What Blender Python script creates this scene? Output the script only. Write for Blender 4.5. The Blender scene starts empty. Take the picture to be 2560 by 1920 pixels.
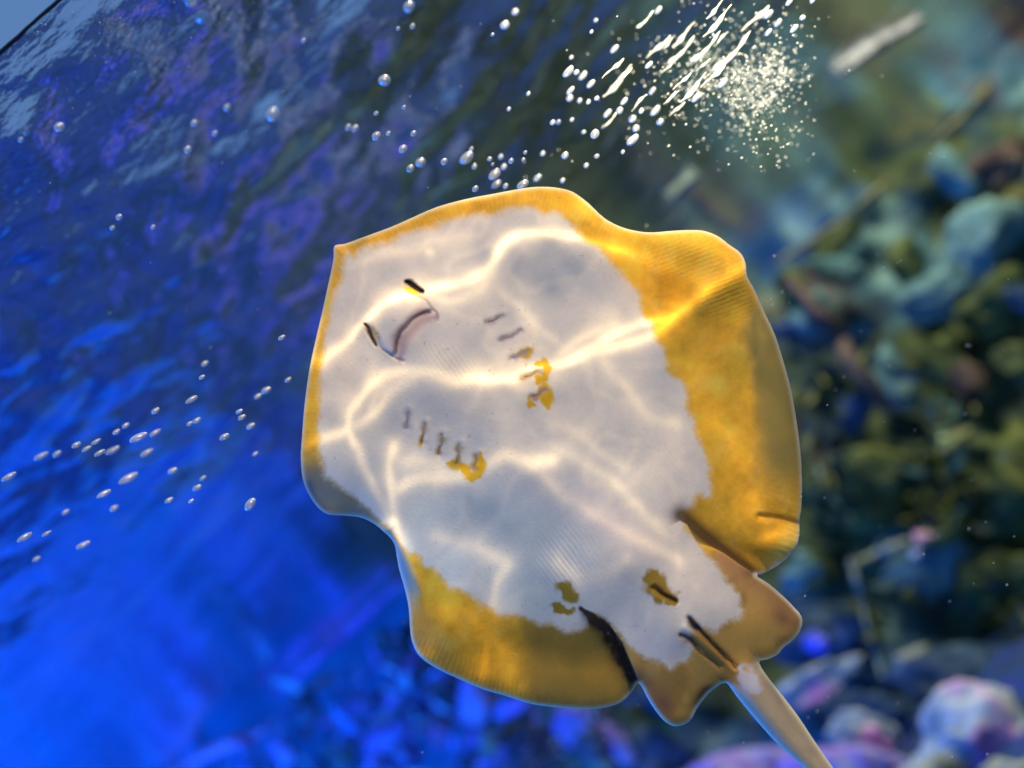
import bpy, bmesh, math, random
import numpy as np
from mathutils import Matrix, Vector

# ------------------------------------------------------------------ camera
sc = bpy.context.scene
COL = sc.collection
W, H, F = 2560.0, 1920.0, 2476.6
PITCH, ROLL = math.radians(15.0), math.radians(42.0)
CAM = np.array([0.0, 0.0, 0.62])
SURF = 1.04            # height of the water surface
YN, YF = 0.41, 2.22   # front edge of the water, back wall
ZR = 0.46              # distance of the ray from the lens
f_ = np.array([0, math.cos(PITCH), math.sin(PITCH)])
u0 = np.array([0, -math.sin(PITCH), math.cos(PITCH)])
r0 = np.array([1.0, 0, 0])
r_ = math.cos(ROLL) * r0 - math.sin(ROLL) * u0
u_ = math.sin(ROLL) * r0 + math.cos(ROLL) * u0

cam_d = bpy.data.cameras.new('camera')
cam = bpy.data.objects.new('camera', cam_d)
COL.objects.link(cam)
cam.matrix_world = Matrix(((r_[0], u_[0], -f_[0], CAM[0]), (r_[1], u_[1], -f_[1], CAM[1]),
                           (r_[2], u_[2], -f_[2], CAM[2]), (0, 0, 0, 1)))
cam_d.sensor_width = 36.0
cam_d.lens = 36.0 * F / W
cam_d.clip_start = 0.01
cam_d.clip_end = 50
cam_d.dof.use_dof = True
cam_d.dof.focus_distance = ZR - 0.004
cam_d.dof.aperture_fstop = 3.5
sc.camera = cam

# ------------------------------------------------------------------ light
world = bpy.data.worlds.new('World')
sc.world = world
world.use_nodes = True
bg = world.node_tree.nodes['Background']
bg.inputs[0].default_value = (0.17, 0.36, 0.78, 1)
bg.inputs[1].default_value = 0.60
sc.view_settings.view_transform = 'Standard'
sc.view_settings.look = 'None'
sc.view_settings.exposure = 0.0
sc.view_settings.gamma = 1.0
sc.view_settings.use_curve_mapping = False
sc.cycles.use_denoising = True
sc.cycles.max_bounces = 8
sc.cycles.transparent_max_bounces = 16
sc.cycles.caustics_reflective = False
sc.cycles.caustics_refractive = False
sc.cycles.sample_clamp_indirect = 6.0

def look(o, pos, tgt):
    o.location = pos
    o.rotation_euler = (Vector(tgt) - Vector(pos)).to_track_quat('-Z', 'Y').to_euler()

RAYC = CAM + f_ * ZR
KEY_POS = RAYC + 1.3 * np.array([0.46, -0.80, 0.40])
KEY_W = 97.0
key_d = bpy.data.lights.new('key_lamp', 'SPOT')
key = bpy.data.objects.new('key_lamp', key_d)
COL.objects.link(key)
look(key, KEY_POS, RAYC)
key_d.energy = KEY_W
key_d.color = (1.0, 0.85, 0.62)
key_d.spot_size = math.radians(30)
key_d.spot_blend = 0.4
key_d.shadow_soft_size = 0.0015

def area(name, pos, tgt, size, power, color):
    d = bpy.data.lights.new(name, 'AREA')
    d.shape = 'DISK'
    d.size = size
    d.energy = power
    d.color = color
    o = bpy.data.objects.new(name, d)
    COL.objects.link(o)
    look(o, pos, tgt)
    return o

area('overhead_lamp', (1.35, 1.15, 2.6), (1.0, 1.7, 0.3), 0.5, 86, (1.0, 0.95, 0.80))
area('blue_lamp', (-1.62, 0.95, 0.75), (-0.3, 2.0, 0.55), 0.7, 46, (0.01, 0.17, 1.0))

area('blue_floor_fill', (-1.45, 1.15, 0.95), (-0.3, 1.3, 0.15), 0.5, 20, (0.015, 0.16, 1.0))  # added unseen blue fill so the mirrored floor reads blue

glint_d = bpy.data.lights.new('foam_fill', 'SPOT')  # added fill spot that brightens the foam patch
glint = bpy.data.objects.new('foam_fill', glint_d)
COL.objects.link(glint)
_fp = CAM + (r_ * ((1735 - W / 2) / F) + u_ * ((H / 2 - 190) / F) + f_) * 0.56
look(glint, (0.42, -0.62, 0.66), _fp)
glint_d.energy = 190
glint_d.color = (1.0, 0.92, 0.66)
glint_d.spot_size = math.radians(15)
glint_d.spot_blend = 0.9
glint_d.shadow_soft_size = 0.02

# ------------------------------------------------------------------ helpers
rng = np.random.default_rng(7)
random.seed(7)

def pdir(px, py):
    return r_ * ((px - W / 2) / F) + u_ * ((H / 2 - py) / F) + f_

def at_depth(px, py, t):
    return CAM + pdir(px, py) * t

def at_y(px, py, y):
    d = pdir(px, py)
    return CAM + d * ((y - CAM[1]) / d[1])

def at_z(px, py, z):
    d = pdir(px, py)
    return CAM + d * ((z - CAM[2]) / d[2])

def depth_of(p):
    return float(np.dot(np.asarray(p) - CAM, f_))

def tag(o, label=None, cat=None, group=None, kind=None):
    if label: o['label'] = label
    if cat: o['category'] = cat
    if group: o['group'] = group
    if kind: o['kind'] = kind
    return o

_ONES = 'first second third fourth fifth sixth seventh eighth ninth tenth eleventh twelfth thirteenth fourteenth fifteenth sixteenth seventeenth eighteenth nineteenth'.split()
def ordinal(n):
    if n < 20: return _ONES[n - 1]
    t = ['twent', 'thirt', 'fort', 'fift', 'sixt'][n // 10 - 2]
    return t + 'ieth' if n % 10 == 0 else t + 'y-' + _ONES[n % 10 - 1]

def link(name, me, mat=None, parent=None, smooth=True):
    if mat: me.materials.append(mat)
    if smooth:
        me.polygons.foreach_set('use_smooth', np.ones(len(me.polygons), bool))
    o = bpy.data.objects.new(name, me)
    COL.objects.link(o)
    if parent:
        o.parent = parent
        o.matrix_parent_inverse = Matrix.Translation(-parent.location)
    return o

def mesh_np(name, verts, faces):
    me = bpy.data.meshes.new(name)
    verts = np.asarray(verts, np.float32)
    faces = np.asarray(faces, np.int32)
    n, k = faces.shape
    me.vertices.add(len(verts))
    me.vertices.foreach_set('co', verts.ravel())
    me.loops.add(n * k)
    me.loops.foreach_set('vertex_index', faces.ravel())
    me.polygons.add(n)
    me.polygons.foreach_set('loop_start', np.arange(0, n * k, k, dtype=np.int32))
    me.update(calc_edges=True)
    me.validate()
    return me

_lat = {}
def vnoise(x, y, scale, seed):
    if seed not in _lat:
        _lat[seed] = np.random.default_rng(seed).random((256, 256))
    L = _lat[seed]
    x = np.asarray(x, float) / scale; y = np.asarray(y, float) / scale
    xi = np.floor(x).astype(int); yi = np.floor(y).astype(int)
    fx = x - xi; fy = y - yi
    fx = fx * fx * (3 - 2 * fx); fy = fy * fy * (3 - 2 * fy)
    g = lambda a, b: L[(xi + a) & 255, (yi + b) & 255]
    return (g(0, 0) * (1 - fx) * (1 - fy) + g(1, 0) * fx * (1 - fy) + g(0, 1) * (1 - fx) * fy + g(1, 1) * fx * fy) * 2 - 1

def fbm(x, y, scale, seed, octs=4, gain=0.5):
    s, a, t = 0, 1.0, 0
    for k in range(octs):
        s = s + a * vnoise(x, y, scale / 2 ** k, seed + k); t += a; a *= gain
    return s / t

def sstep(a, b, x):
    t = np.clip((x - a) / (b - a), 0, 1)
    return t * t * (3 - 2 * t)

def catmull(pts, n=4, closed=True):
    p = np.asarray(pts, float); m = len(p); out = []
    idx = range(m) if closed else range(m - 1)
    for i in idx:
        if closed:
            a, b, c, d = p[(i - 1) % m], p[i], p[(i + 1) % m], p[(i + 2) % m]
        else:
            a, b, c, d = p[max(i - 1, 0)], p[i], p[i + 1], p[min(i + 2, m - 1)]
        for k in range(n):
            t = k / n
            out.append(0.5 * (2 * b + (c - a) * t + (2 * a - 5 * b + 4 * c - d) * t * t + (3 * b - a - 3 * c + d) * t ** 3))
    if not closed: out.append(p[-1])
    return np.array(out)

def polydist(P, poly, closed=True, near=False):
    """distance of points to a polyline, inside flag, nearest point"""
    A = poly.astype(np.float32)
    B = np.roll(A, -1, 0) if closed else A[1:]
    if not closed: A = A[:-1]
    D = B - A
    L2 = (D * D).sum(1) + 1e-9
    P = P.astype(np.float32)
    dist = np.empty(len(P), np.float32); ins = np.zeros(len(P), bool)
    npt = np.empty((len(P), 2), np.float32) if near else None
    for s in range(0, len(P), 16000):
        Q = P[s:s + 16000]
        dx = Q[:, 0:1] - A[:, 0]; dy = Q[:, 1:2] - A[:, 1]
        t = np.clip((dx * D[:, 0] + dy * D[:, 1]) / L2, 0, 1)
        ex = dx - t * D[:, 0]; ey = dy - t * D[:, 1]
        d2 = ex * ex + ey * ey
        k = d2.argmin(1); ar = np.arange(len(Q))
        dist[s:s + 16000] = np.sqrt(d2[ar, k])
        if near:
            npt[s:s + 16000, 0] = A[k, 0] + t[ar, k] * D[k, 0]
            npt[s:s + 16000, 1] = A[k, 1] + t[ar, k] * D[k, 1]
        if closed:
            up = (A[:, 1] > Q[:, 1:2]) != (B[:, 1] > Q[:, 1:2])
            xc = A[:, 0] + (Q[:, 1:2] - A[:, 1]) * D[:, 0] / np.where(np.abs(D[:, 1]) < 1e-9, 1e-9, D[:, 1])
            ins[s:s + 16000] = ((up & (Q[:, 0:1] < xc)).sum(1) % 2) == 1
    return (dist, ins, npt) if near else (dist, ins)

# ------------------------------------------------------------------ materials
def new_mat(name):
    m = bpy.data.materials.new(name)
    m.use_nodes = True
    nt = m.node_tree
    b = nt.nodes['Principled BSDF']
    return m, nt, b

def mottled(name, stops, scale=8.0, detail=6.0, rough=0.75, bump=0.5, stops2=None, scale2=2.5, spec=0.3, lo=0.42, hi=0.58):
    m, nt, b = new_mat(name)
    N, L = nt.nodes, nt.links
    tc = N.new('ShaderNodeTexCoord')
    n1 = N.new('ShaderNodeTexNoise'); n1.inputs['Scale'].default_value = scale; n1.inputs['Detail'].default_value = detail
    n1.inputs['Distortion'].default_value = 0.6
    L.new(tc.outputs['Object'], n1.inputs['Vector'])
    cr = N.new('ShaderNodeValToRGB')
    el = cr.color_ramp.elements
    while len(el) < len(stops): el.new(0.5)
    for i, (p, c) in enumerate(stops):
        el[i].position = p; el[i].color = (*c, 1)
    L.new(n1.outputs['Fac'], cr.inputs['Fac'])
    out = cr.outputs['Color']
    if stops2:
        n2 = N.new('ShaderNodeTexNoise'); n2.inputs['Scale'].default_value = scale2; n2.inputs['Detail'].default_value = 4
        L.new(tc.outputs['Object'], n2.inputs['Vector'])
        c2 = N.new('ShaderNodeValToRGB')
        e2 = c2.color_ramp.elements
        while len(e2) < len(stops2): e2.new(0.5)
        for i, (p, c) in enumerate(stops2):
            e2[i].position = p; e2[i].color = (*c, 1)
        n3 = N.new('ShaderNodeTexNoise'); n3.inputs['Scale'].default_value = scale2 * 2.3; n3.inputs['Detail'].default_value = 5
        mp = N.new('ShaderNodeMapping'); mp.inputs['Location'].default_value = (3.1, 7.7, 1.3)
        L.new(tc.outputs['Object'], mp.inputs['Vector']); L.new(mp.outputs[0], n3.inputs['Vector'])
        L.new(n3.outputs['Fac'], c2.inputs['Fac'])
        mr = N.new('ShaderNodeMapRange'); mr.inputs[1].default_value = lo; mr.inputs[2].default_value = hi
        L.new(n2.outputs['Fac'], mr.inputs[0])
        mx = N.new('ShaderNodeMix'); mx.data_type = 'RGBA'
        L.new(mr.outputs[0], mx.inputs[0]); L.new(out, mx.inputs[6]); L.new(c2.outputs['Color'], mx.inputs[7])
        out = mx.outputs[2]
    L.new(out, b.inputs['Base Color'])
    b.inputs['Roughness'].default_value = rough
    b.inputs['Specular IOR Level'].default_value = spec
    if bump:
        bn = N.new('ShaderNodeBump'); bn.inputs['Strength'].default_value = bump; bn.inputs['Distance'].default_value = 0.01
        n4 = N.new('ShaderNodeTexNoise'); n4.inputs['Scale'].default_value = scale * 4; n4.inputs['Detail'].default_value = 5
        L.new(tc.outputs['Object'], n4.inputs['Vector']); L.new(n4.outputs['Fac'], bn.inputs['Height'])
        L.new(bn.outputs[0], b.inputs['Normal'])
    return m

def plain(name, col, rough=0.6, spec=0.3, nscale=60, var=0.25):
    c = np.array(col)
    return mottled(name, [(0.3, tuple(c * (1 - var))), (0.7, tuple(np.minimum(c * (1 + var), 1)))], nscale, 3, rough, 0.1, spec=spec)

def attr_mat(name, rough=0.66, spec=0.15, bump=None):
    m, nt, b = new_mat(name)
    N, L = nt.nodes, nt.links
    a = N.new('ShaderNodeAttribute'); a.attribute_name = 'skin_colour'
    n = N.new('ShaderNodeTexNoise'); n.inputs['Scale'].default_value = 420; n.inputs['Detail'].default_value = 3
    tc = N.new('ShaderNodeTexCoord')
    L.new(tc.outputs['Object'], n.inputs['Vector'])
    mr = N.new('ShaderNodeMapRange'); mr.inputs[3].default_value = 0.93; mr.inputs[4].default_value = 1.07
    L.new(n.outputs['Fac'], mr.inputs[0])
    mx = N.new('ShaderNodeVectorMath'); mx.operation = 'SCALE'
    L.new(a.outputs['Color'], mx.inputs[0]); L.new(mr.outputs[0], mx.inputs['Scale'])
    L.new(mx.outputs[0], b.inputs['Base Color'])
    b.inputs['Roughness'].default_value = rough
    b.inputs['Specular IOR Level'].default_value = spec
    b.inputs['Subsurface Weight'].default_value = 0.25
    b.inputs['Subsurface Radius'].default_value = (1.0, 0.75, 0.5)
    b.inputs['Subsurface Scale'].default_value = 0.0022
    bn = N.new('ShaderNodeBump'); bn.inputs['Strength'].default_value = 0.12; bn.inputs['Distance'].default_value = 0.001
    n2 = N.new('ShaderNodeTexNoise'); n2.inputs['Scale'].default_value = 700; n2.inputs['Detail'].default_value = 2
    L.new(tc.outputs['Object'], n2.inputs['Vector'])
    L.new(n2.outputs['Fac'], bn.inputs['Height']); L.new(bn.outputs[0], b.inputs['Normal'])
    return m

# ------------------------------------------------------------------ setting: water, walls, floor
def water():
    x = np.arange(-1.75, 2.2, 0.0046); y = np.arange(YN, YF + 0.12, 0.0046)
    X, Y = np.meshgrid(x, y, indexing='ij')
    Z = np.zeros_like(X)
    R = np.random.default_rng(3)
    for k in range(46):
        lam = 0.020 * (14 ** R.random())
        ang = R.normal(math.radians(88), 0.55)
        slope = 0.030 * (lam / 0.09) ** -0.16
        kx, ky = math.cos(ang) * 2 * math.pi / lam, math.sin(ang) * 2 * math.pi / lam
        ph = R.random() * 6.28
        warp = 1.6 * vnoise(X, Y, 0.34, 300 + k)
        Z += slope * lam / (2 * math.pi) * np.sin(kx * X + ky * Y + ph + warp)
    calm = 0.22 + 0.78 * sstep(1.25, 0.62, Y)
    Z = SURF + Z * calm * sstep(0, 0.02, Y - YN)
    nx, ny = X.shape
    V = np.stack([X, Y, Z], -1).reshape(-1, 3)
    i = np.arange(nx * ny).reshape(nx, ny)
    Fc = np.stack([i[:-1, :-1], i[1:, :-1], i[1:, 1:], i[:-1, 1:]], -1).reshape(-1, 4)
    me = mesh_np('water_surface', V, Fc)
    m = bpy.data.materials.new('water'); m.use_nodes = True
    nt = m.node_tree; N, L = nt.nodes, nt.links
    N.remove(N['Principled BSDF'])
    tc = N.new('ShaderNodeTexCoord')
    no = N.new('ShaderNodeTexNoise'); no.inputs['Scale'].default_value = 150; no.inputs['Detail'].default_value = 3
    mp = N.new('ShaderNodeMapping'); mp.inputs['Scale'].default_value = (0.5, 1, 1); mp.inputs['Rotation'].default_value = (0, 0, 0.4)
    L.new(tc.outputs['Object'], mp.inputs['Vector']); L.new(mp.outputs[0], no.inputs['Vector'])
    bn = N.new('ShaderNodeBump'); bn.inputs['Strength'].default_value = 0.34; bn.inputs['Distance'].default_value = 0.0025
    L.new(no.outputs['Fac'], bn.inputs['Height'])
    fr = N.new('ShaderNodeFresnel'); fr.inputs['IOR'].default_value = 1.45
    L.new(bn.outputs[0], fr.inputs['Normal'])
    gl = N.new('ShaderNodeBsdfGlossy'); gl.inputs['Roughness'].default_value = 0.03; gl.inputs['Color'].default_value = (0.9, 0.95, 1, 1)
    L.new(bn.outputs[0], gl.inputs['Normal'])
    tr = N.new('ShaderNodeBsdfTransparent')
    mx = N.new('ShaderNodeMixShader')
    L.new(fr.outputs[0], mx.inputs[0]); L.new(tr.outputs[0], mx.inputs[1]); L.new(gl.outputs[0], mx.inputs[2])
    L.new(mx.outputs[0], N['Material Output'].inputs['Surface'])
    tag(link('water_surface', me, m), kind='structure')
water()

def sheet(name, X, Y, Z, mat, **kw):
    nx, ny = X.shape
    V = np.stack([X, Y, Z], -1).reshape(-1, 3)
    i = np.arange(nx * ny).reshape(nx, ny)
    Fc = np.stack([i[:-1, :-1], i[1:, :-1], i[1:, 1:], i[:-1, 1:]], -1).reshape(-1, 4)
    o = link(name, mesh_np(name, V, Fc), mat)
    return tag(o, **kw)

M_wall = mottled('wall_rock', [(0.32, (0.018, 0.035, 0.02)), (0.44, (0.09, 0.12, 0.032)), (0.53, (0.035, 0.07, 0.06)), (0.62, (0.15, 0.16, 0.05)), (0.72, (0.36, 0.36, 0.12))],
                 5, 8, 0.8, 0.9, [(0.35, (0.11, 0.07, 0.05)), (0.5, (0.06, 0.16, 0.18)), (0.65, (0.22, 0.38, 0.32))], 2.4, lo=0.46, hi=0.56)
M_blue = mottled('blue_backdrop', [(0.3, (0.03, 0.24, 0.48)), (0.7, (0.05, 0.36, 0.62))], 2.0, 3, 0.7, 0.0)
M_floor = mottled('floor_gravel', [(0.3, (0.006, 0.016, 0.026)), (0.5, (0.016, 0.040, 0.055)), (0.72, (0.036, 0.060, 0.060))], 14, 6, 0.85, 0.8,
                  [(0.3, (0.03, 0.018, 0.20)), (0.55, (0.012, 0.06, 0.13)), (0.75, (0.06, 0.035, 0.30))], 10)

gx, gz = np.meshgrid(np.arange(-1.25, 2.2, 0.013), np.arange(-0.02, SURF + 0.04, 0.013), indexing='ij')
gy = YF - 0.03 - 0.10 * (fbm(gx, gz, 0.40, 40, 5) + 0.3) - 0.02 * fbm(gx, gz, 0.065, 60, 3)
gy += 0.40 * sstep(-0.45, -1.05, gx + 0.22 * fbm(gx, gz, 0.3, 77, 3) - 0.5 * (gz - 0.5))
sheet('rock_wall', gx, gy, gz, M_wall, label='dark mossy rock wall at the back of the tank, right side', cat='rock wall')
gx, gz = np.meshgrid(np.arange(-1.85, 2.25, 0.05), np.arange(-0.02, SURF + 0.04, 0.03), indexing='ij')
sheet('blue_back_panel', gx, 0 * gx + YF + 0.11, gz, M_blue, label='plain deep blue back panel of the tank at lower left', cat='tank panel')
gy2, gz2 = np.meshgrid(np.arange(YN, YF + 0.1, 0.05), np.arange(-0.02, SURF + 0.04, 0.03), indexing='ij')
sheet('blue_side_panel', 0 * gy2 - 1.74, gy2, gz2, M_blue, label='blue end panel closing the tank beyond the left edge', cat='tank panel')
gx, gy = np.meshgrid(np.arange(-1.8, 2.2, 0.018), np.arange(0.15, YF + 0.1, 0.018), indexing='ij')
gz = 0.17 + 0.04 * (fbm(gx, gy, 0.5, 90, 4)) + 0.02 * fbm(gx, gy, 0.08, 95, 2)
sheet('tank_floor', gx, gy, gz, M_floor, kind='structure')

def tube(name, pts, rad, mat, parent=None, sides=8, n=5, knob=0.0, seed=0):
    """round tube through world points with varying radius and knobs"""
    P = catmull(pts, n, closed=False)
    R_ = np.interp(np.linspace(0, 1, len(P)), np.linspace(0, 1, len(rad)), rad)
    R = np.random.default_rng(seed)
    T = np.gradient(P, axis=0); T /= np.linalg.norm(T, axis=1)[:, None]
    ref = np.array([0.1, 0.3, 0.95]); V = []
    for p, t, r in zip(P, T, R_):
        a = np.cross(t, ref); a /= np.linalg.norm(a); b = np.cross(t, a)
        for k in range(sides):
            th = 2 * math.pi * k / sides
            V.append(p + (a * math.cos(th) + b * math.sin(th)) * r * (1 + knob * R.normal()))
    m = len(P); Fc = []
    for i in range(m - 1):
        for k in range(sides):
            k2 = (k + 1) % sides
            Fc.append((i * sides + k, i * sides + k2, (i + 1) * sides + k2, (i + 1) * sides + k))
    V += [P[0], P[-1]]
    for k in range(sides):
        k2 = (k + 1) % sides
        Fc.append((m * sides, k2, k, k)); Fc.append((m * sides + 1, (m - 1) * sides + k, (m - 1) * sides + k2, (m - 1) * sides + k2))
    me = bpy.data.meshes.new(name)
    me.from_pydata([tuple(v) for v in V], [], [tuple(dict.fromkeys(q)) for q in Fc])
    me.update()
    return link(name, me, mat, parent)

M_seal = plain('dark_seal', (0.01, 0.012, 0.02), 0.4)
tag(tube('tank_rim', [(-1.7, YN - 0.001, SURF), (-0.5, YN - 0.001, SURF + 0.0008), (0.1, YN - 0.001, SURF - 0.0006), (2.0, YN - 0.001, SURF)],
         [0.0010, 0.0010], M_seal, n=120, knob=0.22), 'thin dark rim line of the tank across the top left corner', 'tank rim')

# ------------------------------------------------------------------ the stingray
OUT = [(836, 615), (864, 609), (905, 594), (976, 568), (1035, 542), (1094, 517), (1168, 497), (1242, 483), (1301, 472), (1345, 467),
       (1389, 469), (1425, 477), (1451, 492), (1480, 516), (1512, 546), (1552, 567), (1594, 578), (1633, 581), (1682, 577), (1731, 575), (1763, 578),
       (1796, 591), (1822, 611), (1851, 632), (1864, 658), (1868, 691), (1887, 726), (1910, 778), (1938, 838), (1958, 902), (1978, 975), (1993, 1063),
       (2001, 1128), (2005, 1188), (2004, 1263), (1999, 1300), (1999, 1331), (1993, 1363), (1973, 1391), (1941, 1416), (1904, 1436), (1888, 1437),
       (1924, 1461), (1961, 1493), (1985, 1518), (2002, 1538), (2006, 1558), (1998, 1583), (1981, 1603), (1961, 1617), (1945, 1636), (1920, 1648), (1898, 1657),
       (1929, 1705), (1961, 1745), (1998, 1794), (2038, 1855), (2087, 1925), (2150, 2015), (2215, 2105), (2165, 2125), (2100, 2020), (2012, 1922), (1985, 1898), (1937, 1853), (1888, 1798),
       (1843, 1743), (1815, 1707), (1782, 1725), (1762, 1745), (1741, 1774), (1729, 1798), (1709, 1812), (1683, 1815), (1656, 1798), (1626, 1758), (1598, 1709),
       (1581, 1729), (1553, 1756), (1508, 1770), (1459, 1773), (1390, 1768), (1329, 1760), (1268, 1741), (1207, 1723), (1146, 1697), (1093, 1672), (1052, 1644),
       (1034, 1615), (1026, 1583), (1022, 1522), (1012, 1473), (997, 1420), (989, 1372), (980, 1350), (961, 1331), (931, 1307), (898, 1293), (859, 1289), (820, 1286),
       (794, 1268), (773, 1238), (758, 1202), (752, 1149), (755, 1089), (761, 1014), (770, 946), (779, 895), (793, 833), (808, 768), (826, 686), (834, 644)]
WHITE = [(867, 632), (885, 640), (896, 627), (935, 613), (976, 606), (1006, 586), (1050, 576), (1094, 565), (1124, 554), (1177, 541), (1242, 534), (1266, 526),
         (1301, 522), (1340, 524), (1360, 535), (1389, 528), (1405, 544), (1425, 560), (1441, 580), (1460, 603), (1483, 616), (1503, 629), (1516, 648), (1535, 668),
         (1555, 687), (1565, 700), (1581, 717), (1595, 730), (1600, 765), (1610, 791), (1626, 814), (1633, 844), (1656, 866), (1661, 889), (1661, 910), (1671, 935),
         (1686, 946), (1710, 958), (1716, 988), (1713, 1018), (1731, 1051), (1737, 1084), (1758, 1128), (1767, 1158), (1775, 1173), (1766, 1185), (1775, 1212), (1772, 1242),
         (1740, 1234), (1734, 1248), (1728, 1266), (1705, 1282), (1713, 1320), (1733, 1345), (1753, 1370), (1770, 1396), (1792, 1418), (1806, 1443), (1831, 1466), (1848, 1488),
         (1848, 1513), (1854, 1527), (1843, 1544), (1820, 1553), (1803, 1567), (1784, 1582), (1759, 1572), (1735, 1590), (1733, 1617), (1719, 1651), (1697, 1656), (1677, 1670), (1658, 1656),
         (1624, 1645), (1596, 1631), (1576, 1611), (1556, 1590), (1525, 1555), (1480, 1535), (1459, 1566), (1435, 1577), (1406, 1575), (1382, 1560), (1345, 1558), (1325, 1546),
         (1300, 1538), (1252, 1536), (1231, 1524), (1207, 1509), (1182, 1489), (1166, 1479), (1134, 1469), (1121, 1465), (1101, 1436), (1081, 1420), (1064, 1412), (1048, 1385),
         (1024, 1379), (1008, 1362), (992, 1340), (965, 1312), (922, 1274), (883, 1238), (850, 1217), (826, 1196), (812, 1190), (810, 1163), (800, 1134), (797, 1104), (797, 1029), (801, 955),
         (806, 910), (814, 857), (826, 789), (837, 739), (855, 697), (858, 656)]
MOUTH = [(1078, 779), (1056, 785), (1032, 798), (1017, 814), (1001, 832), (993, 856), (988, 886)]
NOSE_R = [(1037, 738), (1064, 749), (1078, 768), (1090, 782), (1096, 800)]
NOSE_L = [(943, 836), (952, 867), (966, 881), (988, 895), (1009, 903)]
# light lines the ripples throw on the belly: (points, width, strength)
CAUST = [
    ([(806, 905), (828, 880), (870, 850), (895, 822), (918, 800)], 10, 1.0),
    ([(920, 797), (940, 772), (965, 752), (995, 741), (1035, 735)], 13, 1.9),
    ([(1058, 724), (1110, 712), (1157, 706), (1204, 683), (1238, 648), (1256, 613), (1285, 590), (1331, 582), (1389, 584), (1440, 591), (1493, 607), (1551, 625), (1620, 648), (1667, 665)], 11, 1.15),
    ([(1070, 735), (1122, 752), (1169, 741), (1215, 716)], 14, 0.35),
    ([(806, 1095), (840, 1085), (868, 1071), (874, 1035), (890, 1005), (915, 975), (945, 945), (985, 930), (1040, 930), (1098, 941), (1143, 957), (1188, 942), (1247, 950), (1283, 946), (1322, 924), (1360, 918), (1400, 912)], 15, 1.25),
    ([(868, 1071), (905, 1055), (945, 1025), (968, 990), (1000, 963), (1040, 948)], 11, 0.8),
    ([(930, 1020), (945, 985), (975, 955)], 28, 0.5),
    ([(1400, 912), (1440, 893), (1493, 862), (1551, 827), (1620, 804), (1678, 793), (1736, 752), (1805, 706), (1860, 670)], 12, 1.35),
    ([(1400, 915), (1450, 895), (1480, 883), (1552, 863), (1626, 840), (1665, 808), (1690, 790)], 11, 1.2),
    ([(1380, 900), (1450, 850), (1490, 830), (1540, 812)], 20, 0.5),
    ([(886, 1108), (907, 1157), (925, 1193), (949, 1244), (976, 1295), (994, 1334)], 8, 0.65),
    ([(868, 1075), (880, 1100), (886, 1110)], 11, 0.9),
    ([(984, 1120), (974, 1163), (977, 1208), (980, 1238), (988, 1298), (1003, 1357)], 15, 0.95),
    ([(991, 1223), (1038, 1197), (1098, 1194), (1158, 1188), (1202, 1175), (1232, 1155), (1262, 1139), (1307, 1150), (1337, 1157), (1381, 1146)], 15, 1.0),
    ([(1000, 1160), (1060, 1155), (1110, 1170)], 26, 0.55),
    ([(1337, 1160), (1361, 1190), (1400, 1238), (1447, 1262), (1539, 1319), (1643, 1377), (1700, 1400)], 18, 0.42),
    ([(1360, 1140), (1420, 1130), (1470, 1165), (1540, 1210), (1600, 1270), (1660, 1330)], 22, 0.3),
    ([(1085, 1342), (1166, 1359), (1227, 1387), (1268, 1408), (1245, 1448), (1232, 1522)], 17, 0.5),
    ([(1390, 1402), (1418, 1424), (1447, 1448)], 14, 0.6),
    ([(1447, 1446), (1512, 1430), (1573, 1396)], 16, 0.35),
    ([(1290, 760), (1330, 800), (1380, 850), (1420, 880)], 14, 0.25),
    ([(1230, 700), (1270, 745), (1300, 770)], 12, 0.2),
    ([(1500, 900), (1560, 960), (1620, 1040), (1690, 1060)], 22, 0.3),
    ([(1380, 1060), (1440, 1080), (1500, 1130), (1560, 1170)], 20, 0.25),
    ([(1190, 1560), (1220, 1590), (1260, 1620)], 26, 0.6),
    ([(1050, 1640), (1090, 1610), (1140, 1590), (1190, 1580), (1215, 1600), (1205, 1690)], 13, 0.6),
    ([(1960, 1400), (1990, 1340), (1940, 1335), (1880, 1370)], 16, 0.5),
    ([(1780, 1060), (1830, 1100), (1870, 1200), (1890, 1290)], 40, 0.35),
    ([(880, 660), (960, 640), (1060, 610), (1160, 590)], 26, 0.22),
    ([(1072, 628), (1078, 632)], 8, 0.45),
    ([(1160, 500), (1220, 490), (1270, 482)], 10, 0.5),
    ([(800, 800), (785, 860), (775, 920)], 9, 0.6),
    ([(770, 1110), (790, 1100), (806, 1095)], 14, 0.7),
]

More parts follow.
